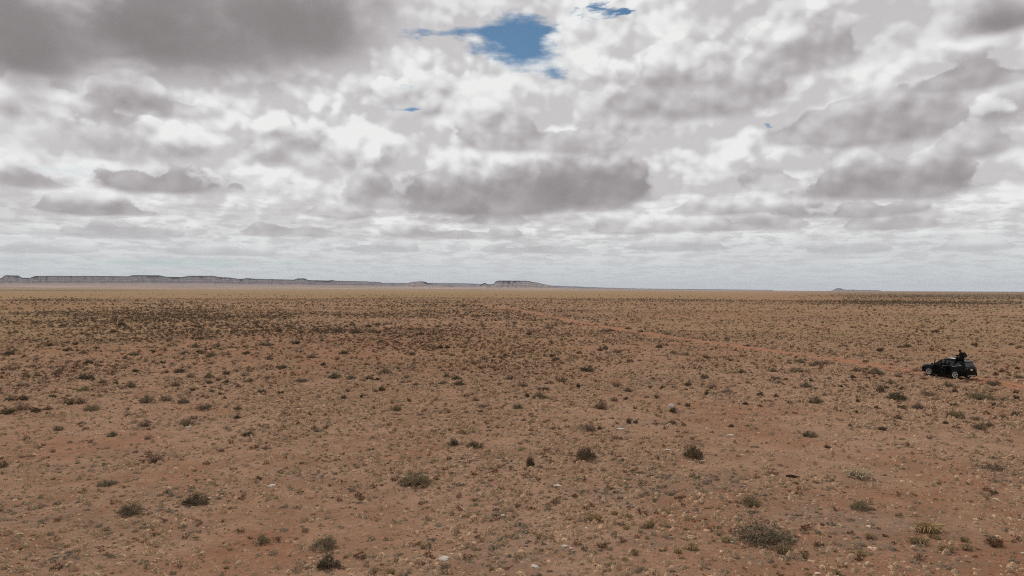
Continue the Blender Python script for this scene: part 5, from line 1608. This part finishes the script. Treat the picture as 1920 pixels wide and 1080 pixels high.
def standing_person():
    base = car_point(-0.35, 1.20, 0.0)
    gz_ = float(height(base.x, base.y))
    root = empty('person', (base.x, base.y, gz_))
    to_cam = Vector((-base.x, -base.y, 0)).normalized()
    root.rotation_euler = (0, 0, math.atan2(to_cam.y, to_cam.x) + 0.35)
    tag(root, 'person in black standing in the open car door, both hands held up in front', 'person')
    J = {'pelvis': ((0, 0, .95), (.155, .11)), 'waist': ((0, 0, 1.10), (.135, .10)), 'chest': ((.0, 0, 1.30), (.165, .115)), 'collar': ((-.01, 0, 1.44), (.10, .075)), 'neck': ((0, 0, 1.53), .055)}
    B = [('pelvis', 'waist'), ('waist', 'chest'), ('chest', 'collar'), ('collar', 'neck')]
    for s_, t in ((1, 'l'), (-1, 'r')):
        J[t + 'hip'] = ((0, s_ * .095, .90), .095); J[t + 'knee'] = ((.02, s_ * .11, .50), .062); J[t + 'ankle'] = ((-.01, s_ * .12, .09), .042)
        J[t + 'toe'] = ((.15, s_ * .14, .035), (.042, .03))
        J[t + 'sh'] = ((-.01, s_ * .19, 1.41), .062); J[t + 'elbow'] = ((.02, s_ * .25, 1.13), .046); J[t + 'wrist'] = ((.26, s_ * .12, 1.20), .031)
        B += [('pelvis', t + 'hip'), (t + 'hip', t + 'knee'), (t + 'knee', t + 'ankle'), (t + 'ankle', t + 'toe'), ('collar', t + 'sh'), (t + 'sh', t + 'elbow'), (t + 'elbow', t + 'wrist')]
        hand(J, B, t + 'wrist', (1, -s_ * .4, .15), (-.1, 0, 1), -s_, t)
    skin_mesh('body', J, B, M_SKIN, root, sub=1)

    def grow(keys, k, add=0.012):
        return {n: (J[n][0], tuple(r_ * k + add for r_ in J[n][1]) if isinstance(J[n][1], tuple) else J[n][1] * k + add) for n in keys}
    jk = grow(['neck'] * 0 + ['pelvis', 'waist', 'chest', 'collar'] + [t + q_ for t in 'lr' for q_ in ('sh', 'elbow', 'wrist')], 1.22, .028)
    c_ = J['collar'][0]; n_ = J['neck'][0]
    jk['scarf'] = (tuple(c_[i] * .45 + n_[i] * .55 for i in range(3)), .098)
    skin_mesh('jacket', jk, [b_ for b_ in B if b_[0] in jk and b_[1] in jk] + [('collar', 'scarf')], M_CLOTH, root, sub=1)
    tr = grow(['pelvis'] + [t + q_ for t in 'lr' for q_ in ('hip', 'knee', 'ankle')], 1.16, .024)
    skin_mesh('trousers', tr, [b_ for b_ in B if b_[0] in tr and b_[1] in tr], M_CLOTH, root, sub=1)
    for s_, t in ((1, 'l'), (-1, 'r')):
        sh = {t + 'a': ((-.05, s_ * .12, .055), (.052, .05)), t + 'b': ((.06, s_ * .125, .05), (.05, .045)), t + 'c': ((.17, s_ * .14, .035), (.045, .032))}
        skin_mesh('shoe', sh, [(t + 'a', t + 'b'), (t + 'b', t + 'c')], M_CLOTH, root, t + 'b', 1)
    head(root, (.02, 0, 1.655), (0, R(12), 0), M_HAIR)
    return root


def sitting_person():
    seat = car_point(-1.62, 0.28, 1.635)
    fwd_yaw = car.rotation_euler.z
    root = empty('person', seat)
    root.rotation_euler = (0, 0, fwd_yaw + R(38))
    root.scale = (1.1, 1.15, 1.08)
    tag(root, 'person in black with a brimmed hat sitting on the rear of the car roof', 'person')
    J = {'pelvis': ((0, 0, .10), (.165, .125)), 'waist': ((.03, 0, .26), (.14, .11)), 'chest': ((.08, 0, .46), (.17, .12)), 'collar': ((.11, 0, .60), (.10, .08)), 'neck': ((.14, 0, .68), .056)}
    B = [('pelvis', 'waist'), ('waist', 'chest'), ('chest', 'collar'), ('collar', 'neck')]
    for s_, t in ((1, 'l'), (-1, 'r')):
        J[t + 'hip'] = ((.06, s_ * .10, .09), .10); J[t + 'knee'] = ((.46, s_ * .17, .12), .068); J[t + 'ankle'] = ((.52, s_ * .15, -.30), .046); J[t + 'toe'] = ((.68, s_ * .17, -.36), (.045, .032))
        J[t + 'sh'] = ((.09, s_ * .20, .57), .064); J[t + 'elbow'] = ((.25, s_ * .27, .34), .048); J[t + 'wrist'] = ((.50, s_ * .14, .40), .033)
        B += [('pelvis', t + 'hip'), (t + 'hip', t + 'knee'), (t + 'knee', t + 'ankle'), (t + 'ankle', t + 'toe'), ('collar', t + 'sh'), (t + 'sh', t + 'elbow'), (t + 'elbow', t + 'wrist')]
        hand(J, B, t + 'wrist', (1, -s_ * .3, .1), (-.1, 0, 1), -s_, t)
    # right leg folded on the roof, left leg hangs over the edge
    J['rknee'] = ((.44, -.20, .16), .068); J['rankle'] = ((.42, .06, .06), .046); J['rtoe'] = ((.55, .12, .055), (.045, .032))
    skin_mesh('body', J, B, M_SKIN_SHADE, root, sub=1)

    def grow(keys, k, add=0.012):
        return {n: (J[n][0], tuple(r_ * k + add for r_ in J[n][1]) if isinstance(J[n][1], tuple) else J[n][1] * k + add) for n in keys}
    jk = grow(['neck'] * 0 + ['pelvis', 'waist', 'chest', 'collar'] + [t + q_ for t in 'lr' for q_ in ('sh', 'elbow', 'wrist')], 1.22, .028)
    c_ = J['collar'][0]; n_ = J['neck'][0]
    jk['scarf'] = (tuple(c_[i] * .45 + n_[i] * .55 for i in range(3)), .098)
    skin_mesh('jacket', jk, [b_ for b_ in B if b_[0] in jk and b_[1] in jk] + [('collar', 'scarf')], M_CLOTH, root, sub=1)
    tr = grow(['pelvis'] + [t + q_ for t in 'lr' for q_ in ('hip', 'knee', 'ankle')], 1.16, .024)
    skin_mesh('trousers', tr, [b_ for b_ in B if b_[0] in tr and b_[1] in tr], M_CLOTH, root, sub=1)
    for t in 'lr':
        a_ = Vector(J[t + 'ankle'][0]); b_ = Vector(J[t + 'toe'][0])
        d = (b_ - a_).normalized()
        sh = {t + 'a': (tuple(a_ - d * .03), .055), t + 'b': (tuple((a_ + b_) / 2), (.05, .048)), t + 'c': (tuple(b_ + d * .03), (.046, .036))}
        skin_mesh('boot', sh, [(t + 'a', t + 'b'), (t + 'b', t + 'c')], M_CLOTH2, root, t + 'b', 1)
    h = head(root, (.175, 0, .765), (0, R(16), R(8)), M_HAIR, True, M_SKIN_SHADE)
    # felt hat with a wide brim
    v, f = [], []
    prof = [(.0, .135), (.05, .150), (.078, .130), (.092, .075), (.098, .050), (.175, .040), (.178, .032), (.096, .036), (.0, .036)]
    n = 28
    for k in range(n):
        a_ = 2 * math.pi * k / n
        for (r_, z) in prof:
            br = max(0, r_ - .1) / .08
            v.append((r_ * 1.06 * math.cos(a_), r_ * .92 * math.sin(a_), z + br * .030 * abs(math.sin(a_)) ** 2 - br * .012 * abs(math.cos(a_))))
    m_ = len(prof)
    for k in range(n):
        for j in range(m_ - 1):
            a_ = k * m_ + j; b_ = ((k + 1) % n) * m_ + j
            f.append((a_, b_, b_ + 1, a_ + 1))
    hat = mesh_obj('hat', v, f, M_FELT, h, smooth=True)
    # backpack worn on the back
    bp = empty('backpack', root.matrix_basis @ Vector((-.17, 0, .22)))
    bp.rotation_euler = (0, R(8), root.rotation_euler.z)
    bp.scale = (1.15, 1.15, 1.1)
    tag(bp, 'black backpack worn by the person sitting on the car roof', 'backpack')
    slab('pack_body', [(-.13, -.16, .0), (.07, -.17, .0), (.07, .17, .0), (-.13, .16, .0)], (0.05, 0, 1), .46, M_PACK, bp, .05)
    slab('front_pocket', [(-.18, -.12, .04), (-.12, -.13, .04), (-.12, .13, .04), (-.18, .12, .04)], (0.05, 0, 1), .24, M_PACK, bp, .025)
    for s_ in (-1, 1):
        tube('strap', [(.07, s_ * .10, .42), (.16, s_ * .12, .47), (.30, s_ * .13, .40), (.345, s_ * .14, .28), (.25, s_ * .16, .12), (.08, s_ * .15, .06)], .018, M_PACK, bp, 6)
    return root


bpy.context.view_layer.update()
standing_person()
sitting_person()
